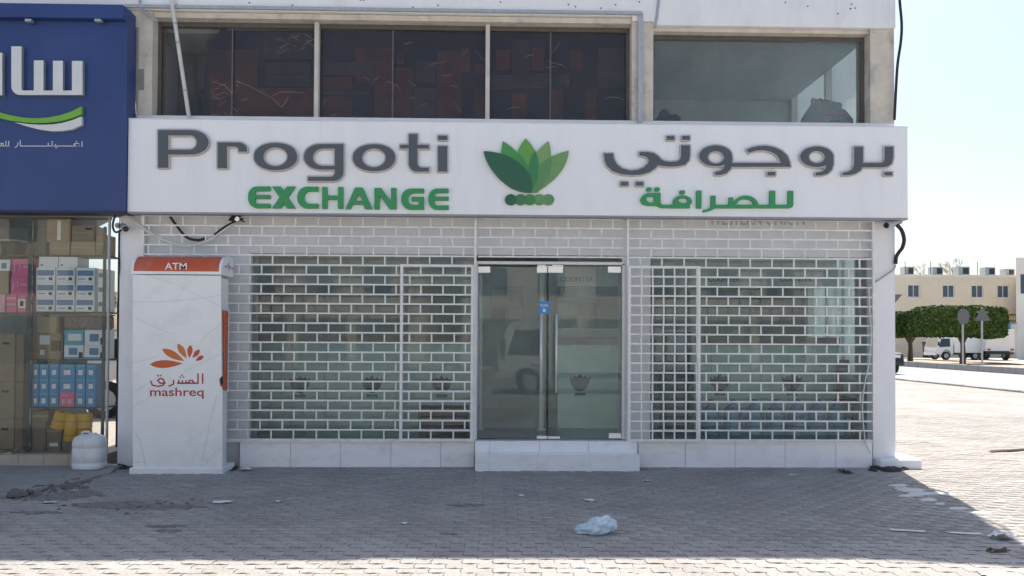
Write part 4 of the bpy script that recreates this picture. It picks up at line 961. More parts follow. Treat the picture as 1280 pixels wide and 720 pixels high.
# blue boxes
bc = ((41.5,48.8),(49.8,61.2),(62.4,73.8),(75,94),(95.2,107),(108.2,120)); r = vz(508.5)+.0005; ordn = ('first','second','third','fourth','fifth','sixth')
tops = []
for ci, (a, b) in enumerate(bc):
    r = vz(508.5)+.0005
    for ri, vt in enumerate((489.8,472.5,455)):
        pink = ci == 3 and ri == 0; y_ = yq+.012
        r = stackbox('goods_box', 'red pink box with two pale pictures among the blue boxes' if pink else 'blue box with white cup picture, %s row, %s column from the left' % (roww[ri], ordn[ci]), 'box', m_pink if pink else m_cyan, a, vt, b, 0, None if pink else 'blue boxes on the lowest board', rest=r,
            prints=((m_pinkl,.18,.5,.38,.8),(m_pinkl,.55,.5,.8,.8),(m_pinkl,.2,.2,.6,.26)) if pink else ((m_boxw,.28,.42,.72,.78),(m_aqua,.1,.1,.9,.2),(m_print,.4,.36,.6,.42)))+.0005
# floor goods
r = zlb-.0085; r = Z(563,yq,80) if False else zlb-.0085
rt = stackbox('carton_box', 'tall brown carton standing on the window floor below the blue boxes', 'box', m_card2, 38.8, 527, 59, 0, 'brown cartons', rest=r)
stackbox('carton_box', 'flat brown carton lying on the tall carton below the blue boxes', 'box', m_card2, 39, 513.5, 62, 0, 'brown cartons', rest=rt+.0005, prints=((m_tape,0,.4,1,.6),))
rt = stackbox('carton_box', 'small brown carton on the window floor, lowest beside the yellow rolls', 'box', m_card2, 60.5, 549.5, 77.5, 0, 'brown cartons', rest=r, prints=((m_boxw,.2,.3,.8,.6),))
stackbox('carton_box', 'small brown carton stacked second beside the yellow rolls', 'box', m_card2, 60, 532, 78.5, 0, 'brown cartons', rest=rt+.0005, prints=((m_tape,0,.3,1,.45),))
rt = stackbox('carton_box', 'low brown carton under the yellow rolls', 'box', m_card2, 79.5, 550.5, 113, 0, 'brown cartons', rest=r)
def roll(label, u, v, ang, L_=.19, y=.165):
    cx, cz = W(u, v, y); d = Vector((math.sin(math.radians(ang)), 0, math.cos(math.radians(ang))))
    T = thing('yellow_roll', label, 'roll', 'yellow rolls on the window floor'); c = Vector((0,0,0))
    MB().cyl(c-d*L_/2, c+d*L_/2, .082, n=20).build('roll_body', m_yel, T); MB().cyl(c+d*L_/2, c+d*(L_/2+.004), .03, n=12).build('core', m_card2, T); MB().cyl(c-d*.006, c+d*.006, .0835, n=20, caps=False).build('seam', m_card, T)
    T.location = (cx, y, cz); return T
for lab, u, v, a, L_ in (('yellow roll tilted sideways at the left of the pile',75,525,16,.21),('yellow roll upright in the middle of the top of the pile',90.5,526.5,6,.19),('yellow roll upright at the right of the top of the pile',106.5,526,0,.18),('yellow roll below the middle one of the pile',89,543.3,6,.145),('yellow roll at the lower right of the pile',106,543.2,0,.14)): roll(lab, u, v, a, L_)
for i, (vt, vb, lab) in enumerate(((524,0,'big tan carton on the window floor at the left picture edge'),(477,0,'big tan carton, second of the stack at the left picture edge'),(417,0,'big tan carton topmost in the stack at the left picture edge'))):
    yy = .42; rr_ = zlb-.0085 if i == 0 else rr_
    T = thing('carton_box', lab, 'box', 'big tan cartons'); a, b = X(-60,yy), X(19,yy); zt_ = Z(vt,yy,10)
    box('carton', m_card, T, a, b, yy, yy+.5, rr_, zt_, .006); box('print', m_print, T, b-.16, b-.07, yy-.0025, yy-.0005, zt_-.14, zt_-.11); box('flap', m_card2, T, b+.0005, b+.10, yy+.02, yy+.3, rr_+.004, zt_-.004)
    rehome(T, (a, yy, rr_)); rr_ = zt_+.0005
bk_ = thing('paint_tub', 'black tub with pale lid on the left shelf top behind the display window', 'tub'); 
cx = X(44,yq+.16)-.30; zz = Z(318.5,yq,10)+.0005; MB().lathe([(0,zz),(.13,zz),(.15,zz+.18),(0,zz+.181)], cx, yq+.18, 20).build('tub_body', m_black, bk_); MB().lathe([(0,zz+.182),(.155,zz+.182),(.155,zz+.2),(0,zz+.201)], cx, yq+.18, 20).build('lid', m_inner, bk_)
T = thing('wicker_basket', 'brown patterned basket filling the space above the aqua box', 'basket'); a, b = X(79,yq+.02), X(131,yq+.02); zz0, zz1 = Z(411.5,yq+.02,100), Z(391.5,yq+.02,100)
box('basket_body', mat('wicker', (.30,.24,.20), .8, .45, 45), T, a, b, yq+.02, yq+.28, zz0, zz1-.03, .02); box('basket_rim', m_card2, T, a-.005, b+.005, yq+.012, yq+.288, zz1-.0295, zz1-.012, .006); rehome(T, (a, yq+.02, zz0))
T = thing('flat_carton', 'flat folded carton lying in the left display window behind the sill', 'box'); box('carton', m_card2, T, X(20,.14), X(37,.14), .06, .20, zlb+.002, zlb+.03, .004); rehome(T, (X(20,.14), .06, zlb))
# ------------------------------------------------------------------ small things on and before the facade
# white canister
T = thing('canister', 'dirty white plastic canister standing before the left display window', 'canister')
yj = -.34; xa, xb = X(93,yj,565), X(131,yj,565); zt_ = Z(542.5,yj,110); r = (xb-xa)/2; cx = (xa+xb)/2; zg = .029
def sup(r1, r2, n=28, p=3.0): return [(r1*math.copysign(abs(math.cos(a))**(2/p), math.cos(a)), r2*math.copysign(abs(math.sin(a))**(2/p), math.sin(a))) for a in np.linspace(0, 2*math.pi, n+1)[:-1]]
H = zt_-zg; prof = [(.0,0),(.90,0),(.97,.02),(1,.06),(1,.18),(.975,.19),(.975,.205),(1,.215),(1,.60),(.975,.61),(.975,.63),(1,.64),(.99,.78),(.93,.88),(.80,.945),(.55,.985),(0,1.0)]
VV = []; FF = []; nn = 28
for k, (s_, h) in enumerate(prof):
    for (a, b) in sup(r*s_, .15*s_, nn): VV.append((cx+a, yj+b, zg+H*h))
for k in range(len(prof)-1):
    for i in range(nn): FF.append((k*nn+i, k*nn+(i+1) % nn, (k+1)*nn+(i+1) % nn, (k+1)*nn+i))
MB().add(VV, FF).build('canister_body', m_jerry, T, True)
MB().cyl((cx+.06,yj-.02,zg+H*.97),(cx+.06,yj-.02,zg+H*1.04), .028, n=14).build('cap', m_jerry, T); MB().tube([(cx-.10,yj,zg+H*.95),(cx-.08,yj,zg+H*1.05),(cx-.01,yj,zg+H*1.06),(cx+.01,yj,zg+H*.97)], .012, 8).build('handle', m_jerry, T)
rehome(T, (cx, yj, zg))
# plastic bag lying on the paving
gx, gy = G(747,666); bmx = bmesh.new(); bmesh.ops.create_icosphere(bmx, subdivisions=5, radius=1)
from mathutils import noise as mn
for v in bmx.verts:
    p = v.co.copy(); q = p*2.3
    d = 1+.22*mn.noise(q)+.14*mn.noise(p*3.1+Vector((3,1,2)))+.03*mn.noise(p*7)
    taper = 1-.55*max(0, -p.x-.35)
    v.co = Vector((p.x*.15*d-(.03 if p.x < -.7 else 0), p.y*.11*d*taper, max(p.z*.085*d*taper+.040+.03*p.x, 0.001+.002*mn.noise(q*3))))
me = bpy.data.meshes.new('plastic_bag'); bmx.to_mesh(me); bmx.free(); me.materials.append(m_bag)
for p in me.polygons: p.use_smooth = True
o = place('plastic_bag', me, None, (gx, gy, .003)); tag(o, 'crumpled pale blue plastic bag lying on the shaded paving', 'plastic bag')
# litter
def scrap(label, u, v, w_, d_, rot=0, m=m_paper, name='paper_scrap', cat='litter', h=.012, group='litter on the paving'):
    x_, y_ = G(u, v); n_ = 5; VV = []
    for j in range(n_):
        for i in range(n_):
            a = (i/(n_-1)-.5)*w_*(1+RNG.normal(0,.08)); b = (j/(n_-1)-.5)*d_*(1+RNG.normal(0,.08)); VV.append((a, b, .004+h*RNG.random()))
    mb = MB().add(VV, [(j*n_+i, j*n_+i+1, (j+1)*n_+i+1, (j+1)*n_+i) for j in range(n_-1) for i in range(n_-1)])
    nv_ = len(mb.v); mb.v += [(a, b, max(c-.003, .001)) for a, b, c in mb.v[:nv_]]; mb.f += [tuple(i+nv_ for i in f)[::-1] for f in mb.f[:]]; mb.mi += [0]*len(mb.mi)
    o = mb.build(name, m, None, fix=False); o.location = (x_, y_, .002); o.rotation_euler.z = rot; return tag(o, label, cat, group)
scrap('small white crumpled paper above the plastic bag', 737, 626, .09, .10)
scrap('flat white paper strip on the paving before the cash machine', 278, 628.5, .17, .09, .1)
scrap('tiny white scrap on the paving right of the cash machine strip', 347, 628, .05, .06)
scrap('white tissue lying at the plinth corner beside the cash machine', 307, 588, .12, .10, .3, h=.03)
scrap('white scrap near the foot of the door step, to its right', 808, 601.5, .11, .05)
scrap('thin white scrap before the right window plinth', 992, 594.5, .09, .05)
scrap('long white paper strip on the right of the shaded paving', 1135, 664, .26, .05, -.25, h=.005)
scrap('second long white strip, nearer the sunlit right edge', 1206, 667.5, .26, .05, -.2, h=.005)
scrap('white foam lump at the edge of the shadow on the right', 1252, 673, .16, .14, .2, h=.05)
scrap('white paper sheet near the bottom right corner', 1245, 719, .20, .12, .1)
scrap('tiny white scrap left of the plastic bag, far side', 652, 620.5, .05, .05)
scrap('tiny white scrap at the far left on the rubble edge', 62, 629, .12, .06)
scrap('white rag lying between the canister and the pillar', 138, 584.5, .16, .12, .4, h=.05)
scrap('tiny white scrap in the middle of the shaded paving', 505, 655, .05, .05)
scrap('small dark rag before the right plinth end', 1057, 591, .10, .20, .2, m=m_black, h=.03)
scrap('brown dry leaf litter near the bottom right corner', 1248, 690, .16, .06, .1, m=m_bark, h=.03)
scrap('dark strap lying on the sunlit paving at the far right', 1266, 564, .9, .07, .3, m=m_bark, h=.03)
# white cement smears on the pavers at the shadow edge
sm = MB(); base_pts = [(1122,607,26,3),(1140,613,34,4),(1150,617,30,4),(1168,617,24,3),(1186,618,22,3),(1138,620,30,3),(1160,625,22,4.5),(1175,630,14,2.5),(1128,611,20,3),(1200,636,26,3),(1225,641,30,4),(1250,627,16,3)]
for k, (u, v, a, b) in enumerate(base_pts):
    P = []
    for t in np.linspace(0, 2*math.pi, 15)[:-1]:
        q = 1+RNG.normal(0,.16); P.append(G(u+a/2*math.cos(t)*q, v+b/2*math.sin(t)*q))
    sm.prism(P, -.004, .0042+.0001*k)
o = sm.build('cement_smears', m_cem, None); tag(o, 'white cement smears on the pavers at the right shadow edge', 'cement', kind='stuff')
# rubble and soil along the broken apron edge
rb = MB()
def lump(mb, x_, y_, s_, z_=0, flat=.6):
    a0 = RNG.uniform(0,6.28); n_ = 7; ring = lambda q, z: [(x_+s_*q*math.cos(a0+6.2832*i/n_)*RNG.uniform(.75,1.15), y_+s_*q*math.sin(a0+6.2832*i/n_)*RNG.uniform(.75,1.15), z) for i in range(n_)]
    A_ = ring(1, z_-.004); B_ = ring(.85, z_+s_*flat*.6); vs = A_+B_+[(x_, y_, z_+s_*flat)]
    mb.add(vs, [(i, (i+1) % n_, (i+1) % n_+n_, i+n_) for i in range(n_)]+[(i+n_, (i+1) % n_+n_, 2*n_) for i in range(n_)])
for k in range(230):
    t = RNG.random(); u = 18+t*95 if k < 170 else RNG.uniform(70,255); v = (622-t*18+RNG.normal(0,3.2)) if k < 170 else RNG.normal(634,3.5)-(u-160)*.01
    x_, y_ = G(u, v); lump(rb, x_, y_, abs(RNG.normal(0,.014))+.004, 0 if not in_apron(x_, y_) else .028)
for u, v, s_ in ((62,581,.07),(66,583,.05),(55,584,.03),(22,621,.10),(36,618,.06),(82,611,.06)): x_, y_ = G(u, v); lump(rb, x_, y_, s_, .02)
st_ = MB()
for k, (u, v, a, b) in enumerate(((95,618,70,9),(150,632,110,9),(60,622,60,7),(205,634,90,6),(45,641,60,3),(210,664,30,4),(585,632,40,3),(560,668,22,3),(205,658,44,2.5))):
    P = []
    for t in np.linspace(0, 2*math.pi, 25)[:-1]: q = 1+RNG.normal(0,.22); P.append(G(u+a/2*math.cos(t)*q, v+b/2*math.sin(t)*q))
    st_.prism(P, -.002, .0036+.0002*k)
o = st_.build('soil_stain', mat('soil_stain', (.20,.185,.17), .95, .45, 14, .6, 40), None); tag(o, 'dark soil and oil stains spread on the shaded paving', 'stain', kind='stuff')
o = rb.build('rubble', mat('rubble_dark', (.15,.14,.13), .95, .3, 20, .5, 60), None); tag(o, 'dark broken rubble and crumbs along the apron edge at left', 'rubble', kind='stuff')
db = MB()
for k in range(60):
    x_, y_ = G(RNG.normal(1113,9), RNG.normal(587,1.3)); lump(db, x_, min(y_,-.17) if x_ > X(1092) else y_, abs(RNG.normal(0,.03))+.01, 0)
for k in range(30):
    x_, y_ = G(RNG.normal(287,5), RNG.normal(585,1.2)); lump(db, x_, y_, abs(RNG.normal(0,.02))+.008, 0)
for k in range(26):
    x_, y_ = G(RNG.normal(152,5), RNG.normal(583,1.5)); lump(db, x_, y_, abs(RNG.normal(0,.03))+.01, 0)
o = db.build('debris', mat('debris_dark', (.05,.045,.04), .95, .3, 20), None); tag(o, 'dark dirt and broken bits at the foot of the right pillar and beside the cash machine', 'debris', kind='stuff')
# security cameras
def cctv(label, u, v, y, dx, dy, back):
    T = thing('security_camera', label, 'camera'); x_, z_ = W(u, v, y); d = Vector((dx, dy, -.25)).normalized()
    p = Vector((x_, y, z_))
    MB().cyl(p, p-d*.20, .045, .040, 16).build('housing', m_galv, T); MB().cyl(p+d*.0005, p+d*.006, .034, n=16).build('lens', m_black, T)
    q = p-d*.16; MB().tube([q, q+Vector((back*.06,.03,.01)), q+Vector((back*.11,.09,.03))], .013, 8).build('bracket', m_galv, T); e = q+Vector((back*.11,.09,.03)); MB().cyl(e, e+Vector((back*.012,.012,0)), .036, n=14).build('mount', m_fit, T)
    rehome(T, p)
cctv('grey bullet security camera under the right end of the white sign', 1108, 281.5, -.20, -.85, -.45, 1)
cctv('grey bullet security camera on the left pillar under the sign corner', 157, 286, -.16, .5, -.8, -1)
# cables
def cable(name, label, pts, r_, m):
    o = MB().tube([(*W(u, v, y)[:1], y, W(u, v, y)[1]) for u, v, y in pts], r_, 7, 8).build(name, m, None, True); return tag(o, label, 'cable')
cable('white_cable', 'white cable sagging across the grille above the cash machine', [(150,264,-.07),(168,277,-.08),(195,295,-.085),(228,307,-.09),(255,303,-.09),(275,291,-.09),(292,279,-.085),(300,273,-.08)], .017, m_cablew)
cable('black_cable', 'black cable looping behind the top left of the grille', [(212,270,-.02),(222,284,-.02),(234,297,-.02),(248,300,-.02),(258,297,-.02)], .016, m_cableb)
cable('black_cable', 'short black cable running up to the knot at the grille top', [(268,293,-.105),(285,281,-.105),(303,274,-.10)], .012, m_cableb)
cable('black_cable', 'black cable loop beside the left security camera', [(150,264,-.10),(144,270,-.10),(141,282,-.10),(144,290,-.10),(151,288,-.09),(158,283,-.08)], .013, m_cableb)
cable('thin_wire', 'thin wire hanging down the gap beside the left pillar', [(150,262,-.05),(149.2,300,-.03),(150,330,-.02),(149,345,-.02)], .005, m_cableb)
cable('thin_wire', 'grey wire dropping on the right of the left security camera', [(152,262,-.07),(165,272,-.07),(178,282,-.075)], .009, m_cablew)
cable('black_cable', 'thick black cable loop hanging beside the right pillar', [(1121,281,-.14),(1127,288,-.14),(1130,299,-.12),(1128,309,-.08),(1123,316,-.04),(1120,322,-.02),(1119.5,330,-.02)], .024, m_cableb)
cable('grey_conduit', 'grey conduit running from the right grille up across the pillar', [(1085,357,-.085),(1095,352,-.05),(1110,342,-.03),(1117,337,-.03),(1119.5,331,-.03)], .011, m_galv)
cable('white_cable', 'pale cable dangling down the right edge of the grille to the plinth', [(1086,358,-.09),(1087,390,-.09),(1089,420,-.09),(1086,455,-.09),(1081,478,-.09),(1078,505,-.09),(1079,530,-.09),(1082,553,-.09),(1088,566,-.09)], .008, m_cablew)
cable('black_cable', 'dark cable hanging down the right corner of the upper storey', [(1123,-30,-.06),(1124.5,0,-.06),(1127,30,-.07),(1126,52,-.07),(1122,80,-.07),(1120,110,-.07),(1118,150,-.06)], .017, m_cableb)
cable('grey_conduit', 'grey conduit hanging from the white band at the right window corner', [(826,-20,-.05),(823,5,-.05),(821,22,-.045),(819,34,-.045)], .018, m_galv)
cable('black_cable', 'dark cable bent at the top of the left beige pier', [(172,-20,-.06),(176,8,-.06),(184,18,-.06),(193,24,-.05),(197,26,-.04)], .014, m_galv)
cable('white_cable', 'pale cable running down the left beige pier', [(160,-10,-.03),(161,20,-.02),(163,60,-.02),(166,105,-.02),(171,148,-.02)], .010, m_cablew)
T = thing('leaning_pipe', 'pale pipe leaning across the leftmost upper window', 'pipe'); pa, pb = W(210,-30,-.10), W(237,152,-.06)
MB().cyl((pa[0],-.10,pa[1]),(pb[0],-.06,pb[1]), .024, n=12).build('pipe_body', m_cablew, T)
for t in (.32,.45,.78): q = Vector((pa[0],-.10,pa[1])).lerp(Vector((pb[0],-.06,pb[1])), t); dd = (Vector((pb[0],-.06,pb[1]))-Vector((pa[0],-.10,pa[1]))).normalized(); MB().cyl(q, q+dd*.03, .0275, n=12).build('coupling', m_galv, T)
T = thing('cable_knot', 'tangled knot of cable ends tied at the grille top over the cash machine', 'cable'); x_, z_ = W(295,273,-.10); mb = MB()
for k in range(5):
    mb.tube([(x_+RNG.normal(0,.05), -.10+RNG.normal(0,.01), z_+RNG.normal(0,.035)) for _ in range(5)], .008, 6, 6)
mb.build('strands', m_cableb, T); MB().cyl((x_+.02,-.125,z_-.01),(x_+.02,-.10,z_-.01), .03, n=10).build('clip', m_fit, T)
# sack standing in the upper right window
T = thing('white_sack', 'full white woven sack standing inside the upper right window', 'sack'); ysk = .42
VV = []; FF = []; cxs = X(1041,ysk,140); zb_s, zt_s = Z(185,ysk,1041), Z(120,ysk,1041)
for k, (h, s_, d_) in enumerate(((0,.36,.22),(.15,.39,.24),(.4,.37,.23),(.62,.33,.2),(.78,.26,.15),(.88,.20,.09),(.96,.21,.05),(1.0,.19,.02))):
    for i in range(32):
        a = 6.2832*i/32; q = 1+.06*math.sin(a*5+h*7)+RNG.normal(0,.012); VV.append((cxs+s_*math.cos(a)*q, ysk+.2+d_*math.sin(a)*q, zb_s+(zt_s-zb_s)*h+((.035*math.cos(a-2.6)+RNG.normal(0,.006)) if h > .85 else 0)))
for k in range(7):
    for i in range(32): FF.append((k*32+i, k*32+(i+1) % 32, (k+1)*32+(i+1) % 32, (k+1)*32+i))
MB().add(VV, FF).build('sack_body', m_sack, T, True)
for q in (([(1029,144),(1036,143),(1043,144.5)],1.2,m_pink),([(1047,144.5),(1055,143.5)],1.2,m_pink),([(1034,155),(1040,150.5),(1047,150.5),(1053,155)],1.8,m_skin)):
    glyph_obj('print', Gl().add(*s_stroke(q[0], q[1])), q[2], T, ysk-.045, ysk-.042, res=.3)
T = thing('dark_bundle', 'dark lumpy bundle at the left foot of the upper right window', 'bundle'); mb = MB(); bmx = bmesh.new(); bmesh.ops.create_icosphere(bmx, subdivisions=4, radius=1); cxb = X(836,.6,150)
for v in bmx.verts: p = v.co.copy(); q = 1+.3*mn.noise(p*2.2); v.co = Vector((cxb+p.x*.27*q, .75+p.y*.2*q, Z(158,.6,836)-.14+p.z*.36*q))
bmx.verts.index_update(); mb.add([v.co for v in bmx.verts], [[v.index for v in f.verts] for f in bmx.faces]); bmx.free(); mb.build('cloth', mat('bundle_cloth', (.06,.065,.07), .9, .3, 6), T, True); bxs = Z(158,.6,836); box('tray', m_dark, T, cxb-.2, cxb+.2, .6, .9, bxs-.55, bxs-.46)

# ------------------------------------------------------------------ background on the right
def at(u, v, z=0.0):
    a, b = G(u, v, z); return a, b
# cream two storey building
FB = thing('cream_building', 'long cream two storey building with small blue windows behind the trees', 'building')
yF = 66.0; zf = lambda v, u=1200: Z(v, yF, u); xf = lambda u: X(u, yF, 400)
zt_ = zf(343.5); x0_, x1_ = xf(930), xf(1330)
wu = [1142.5, 1186, 1222, 1254.5]; ws = [1107, 1070, 1033]; zw0, zw1 = zf(369.5), zf(358)
box('wall', m_farcream, FB, x0_, x1_, yF, yF+12, -.03, zw0-.25); box('wall', m_farcream, FB, x0_, x1_, yF, yF+12, zw1+.2, zt_)
edges = [x0_]+sum([[xf(u)-.62, xf(u)+.62] for u in sorted(wu+ws)], [])+[x1_]
for a, b in zip(edges[::2], edges[1::2]): box('wall', m_farcream, FB, a, b, yF, yF+12, zw0-.248, zw1+.198)
for u in sorted(wu+ws):
    c = xf(u); f = MB(); zz0, zz1 = zw0-.246, zw1+.196
    f.box(c-.618, c+.618, yF+.08, yF+.2, zz0, zz0+.12).box(c-.618, c+.618, yF+.08, yF+.2, zz1-.12, zz1).box(c-.618, c-.52, yF+.08, yF+.2, zz0+.121, zz1-.121).box(c+.52, c+.618, yF+.08, yF+.2, zz0+.121, zz1-.121).box(c-.03, c+.03, yF+.10, yF+.2, zz0+.121, zz1-.121)
    wo = f.build('window', m_farwhite, FB); box('pane', m_winblue, wo, c-.519, c+.519, yF+.14, yF+.16, zz0+.122, zz1-.122); box('sill', m_farwhite, wo, c-.66, c+.66, yF-.06, yF-.002, zz0-.1, zz0)
box('cornice', m_farwhite, FB, x0_, x1_, yF-.08, yF-.002, zt_-.25, zt_-.02)
for u, wd, h in ((1141,.9,.85),(1177,1.0,.85),(1210,1.1,.9),(1243,1.0,.85),(1268,.9,.7)):
    c = xf(u); un = box('roof_unit', m_galv, FB, c-wd/2, c+wd/2, yF+.6, yF+1.5, zt_, zt_+h*.95); box('grate', m_dark, un, c-wd*.1, c+wd*.42, yF+.575, yF+.598, zt_+h*.15, zt_+h*.8)
for u in (1135,1167,1226): MB().cyl((xf(u),yF+.5,zt_),(xf(u),yF+.5,zt_+1.3), .03, n=6).build('aerial', m_dark, FB)
box('door', m_winblue, FB, xf(1208), xf(1214), yF-.03, yF-.003, 0, 2.2)
rehome(FB, (x0_, yF, 0))
# nearer pale corner building at the right edge
CB = thing('corner_building', 'pale corner building with shop openings at the right edge of the picture', 'building'); yC = 56.0
xc = lambda u: X(u, yC, 400); zc = lambda v: Z(v, yC, 1270); a0 = xc(1271.5)
MB().prism([(a0,yC),(a0+.7,yC),(a0+7.6,yC+10),(a0+6.9,yC+10)], -.03, zc(403)).build('pier', m_farwhite, CB); box('pier', m_farwhite, CB, a0+3.4, a0+4.1, yC, yC+10, -.03, zc(403)); MB().prism([(a0-.15,yC-.1),(a0+16,yC-.1),(a0+16,yC+10),(a0+6.8,yC+10)], zc(403)+.002, zc(322)).build('upper_wall', m_farwhite, CB)
box('shop_front', m_innerd, CB, a0+.702, a0+3.398, yC+.6, yC+.7, 0, zc(403)); box('upper_wall', m_farwhite, CB, a0+4.102, a0+16, yC, yC+10, -.03, zc(403))
wo = box('window', m_winblue, CB, xc(1275), xc(1275)+1.5, yC-.13, yC-.102, zc(367), zc(343)); box('frame', m_farwhite, wo, xc(1275)+.7, xc(1275)+.78, yC-.15, yC-.131, zc(367), zc(343))
rehome(CB, (a0, yC, 0))
# shop front pieces between the two
T = thing('shop_board', 'dark brown shop board over a blue and ochre shutter beside the clipped tree', 'sign'); yS = 62.0; xs_ = lambda u: X(u, yS, 400); zs_ = lambda v: Z(v, yS, 1262)
box('board', m_brown, T, xs_(1256), xs_(1270), yS, yS+.3, zs_(402.5), zs_(392)); box('blue_panel', m_cyan, T, xs_(1256), xs_(1270), yS+.05, yS+.3, zs_(411), zs_(403.5)); box('ochre_shutter', mat('shutter_ochre', (.55,.42,.24), .8), T, xs_(1256), xs_(1270), yS+.06, yS+.3, .02, zs_(411.5))
for k in range(4): box('mark', m_tape, T, xs_(1258+k*3), xs_(1260+k*3), yS-.02, yS-.002, zs_(400), zs_(395))
rehome(T, (xs_(1256), yS, .02))

# clipped trees
m_leaf = bpy.data.materials.new('clipped_leaf'); m_leaf.use_nodes = True
_t = m_leaf.node_tree; _b = _t.nodes['Principled BSDF']; _a = _t.nodes.new('ShaderNodeAttribute'); _a.attribute_name = 'rnd'; _r = _t.nodes.new('ShaderNodeValToRGB')
_r.color_ramp.elements[0].color = (.028,.055,.014,1); _r.color_ramp.elements[1].color = (.115,.175,.045,1); _t.links.new(_a.outputs['Fac'], _r.inputs[0]); _t.links.new(_r.outputs[0], _b.inputs['Base Color']); _b.inputs['Roughness'].default_value = .7; _b.inputs['Specular IOR Level'].default_value = .15
def leaf_mesh(name, P, Nn, size, m):
    """many small leaf quads at P, facing about Nn"""
    n_ = len(P); T1 = RNG.normal(0,1,(n_,3)); Nv = Nn+RNG.normal(0,.55,(n_,3)); Nv /= np.linalg.norm(Nv,axis=1)[:,None]; T1 -= (T1*Nv).sum(1)[:,None]*Nv; T1 /= np.linalg.norm(T1,axis=1)[:,None]; T2 = np.cross(Nv,T1)
    s = size*RNG.uniform(.6,1.3,n_)[:,None]; V_ = np.stack([P-T1*s, P+T2*s*.55, P+T1*s, P-T2*s*.55],1).reshape(-1,3)
    me_ = bpy.data.meshes.new(name); me_.from_pydata(V_.tolist(), [], [(4*i,4*i+1,4*i+2,4*i+3) for i in range(n_)])
    a_ = me_.attributes.new('rnd','FLOAT','POINT'); a_.data.foreach_set('value', np.repeat(RNG.random(n_),4)); me_.materials.append(m); return me_
def clipped_tree(label, xa, xb, yy, zb_, zt2, trunks, dep=3.2, n_=9000):
    T = thing('clipped_tree', label, 'tree', 'clipped trees on the median'); cx, cz = (xa+xb)/2, (zb_+zt2)/2; hx, hz_, hy = (xb-xa)/2, (zt2-zb_)/2, dep/2
    rr = .28; hv = np.array([hx,hy,hz_]); A_ = np.array([hy*hz_,hx*hz_,hx*hy*1.0]); ax = RNG.choice(3, n_, p=A_/A_.sum()); Pb = RNG.uniform(-1,1,(n_,3)); Pb[np.arange(n_),ax] = np.sign(RNG.uniform(-1,1,n_)); Pb *= hv
    q0 = np.clip(Pb, -(hv-rr), hv-rr); Q = Pb-q0; Q /= np.linalg.norm(Q,axis=1)[:,None]+1e-9
    lum = np.array([mn.noise(Vector((q[0]*.9+xa, q[1]*1.2, q[2]*1.4)))+.6*mn.noise(Vector((q[0]*3+xa, q[1]*3, q[2]*3))) for q in Pb])
    Pp = q0+Q*(rr+.11*lum+RNG.normal(0,.03,n_))[:,None]; Pp[:,2] += .07*np.sin(Pp[:,0]*.8+xa)
    keep = ~((np.abs(RNG.normal(0,1,n_)) < .25) & (lum < -.15))
    place('crown', leaf_mesh('crown', Pp[keep], Q[keep], .10, m_leaf), T, (0,0,cz))
    inner = RNG.uniform(-1,1,(n_//3,3))*np.array([hx*.9,hy*.9,hz_*.88]); place('inner_foliage', leaf_mesh('inner_foliage', inner, RNG.normal(0,1,(n_//3,3)), .22, m_leaf), T, (0,0,cz))
    for tx_ in trunks:
        tk = MB()
        t0 = tx_-cx; pts = [(t0,0,.10),(t0+.04,.02,zb_*.5),(t0-.03,0,zb_+.3)]; tk.cyl(pts[0], pts[1], .20, .15, 9); tk.cyl(pts[1], pts[2], .15, .12, 9)
        for q in (-1,1): tk.cyl((t0,0,zb_*.72),(t0+q*hx*.35,.2*q,zb_+hz_), .10, .03, 7); tk.cyl((t0,0,zb_*.85),(t0+q*hx*.18,-.4*q,zb_+hz_*1.2), .08, .03, 7)
        tk.build('trunk', m_bark, T)
    T.location = (cx, yy, 0); return T
yT = 41.0
def tx(u, dy=0): return X(u, yT+dy, 410)
clipped_tree('large box-clipped tree behind the two road signs', tx(1147), tx(1245), yT, Z(420.5,yT,1200), Z(385.5,yT,1200), [tx(1203)], 2.6, 26000)
clipped_tree('box-clipped tree half hidden behind the right pillar', tx(1035,5), tx(1141,5), yT+5, Z(420.5,yT+5,1130), Z(391,yT+5,1130), [tx(1148,5)-.6, tx(1080,5)], 2.6, 16000)
# bare pale tree beyond the roof
T = thing('bare_tree', 'thin bare tree showing above the cream roof', 'tree'); mb = MB(); bx_, by_ = X(1180,84,400), 84.0
def branch(p, d, l, r_, n_):
    e = p+d*l; mb.cyl(p, e, r_, r_*.6, 5)
    if n_:
        for _ in range(3): branch(e, (d+Vector(RNG.normal(0,.45,3))).normalized(), l*.68, r_*.6, n_-1)
branch(Vector((bx_,by_,-.05)), Vector((0,0,1)), 4.2, .22, 5); mb.build('trunk', mat('bare_twig', (.30,.25,.22), .9), T)
# road signs seen from behind
def sign_back(name, label, u, vb, vt, shape):
    gy_ = 34.0; gx_ = X(u, gy_, 420); T = thing(name, label, 'road sign', 'road signs seen from behind'); pz = Z(vt, gy_, u); 
    MB().cyl((0,0,.10),(0,0,pz), .05, n=10).build('pole', m_galv, T); MB().cyl((0,0,.08),(0,0,.14), .12, n=10).build('foot', m_conc, T)
    k = (gy_+10)/1000
    if shape == 'disc': pts = [(7.6*k*math.cos(a), 10.2*k*math.sin(a)) for a in np.linspace(0,2*math.pi,33)[:-1]]; c = Z(396, gy_, u)
    else: pts = [(-10*k,-7.5*k),(10*k,-7.5*k),(1.2*k,8.5*k),(-1.2*k,8.5*k)]; c = Z(393.5, gy_, u)
    MB().prism([(a, c+b) for a, b in pts], -.085, -.07, 'y').build('plate', m_signback, T)
    for dz in (-.15,.15): MB().box(-.32, .32, -.0695, -.045, c+dz-.02, c+dz+.02).build('bracket', m_galv, T)
    T.location = (gx_, gy_, 0)
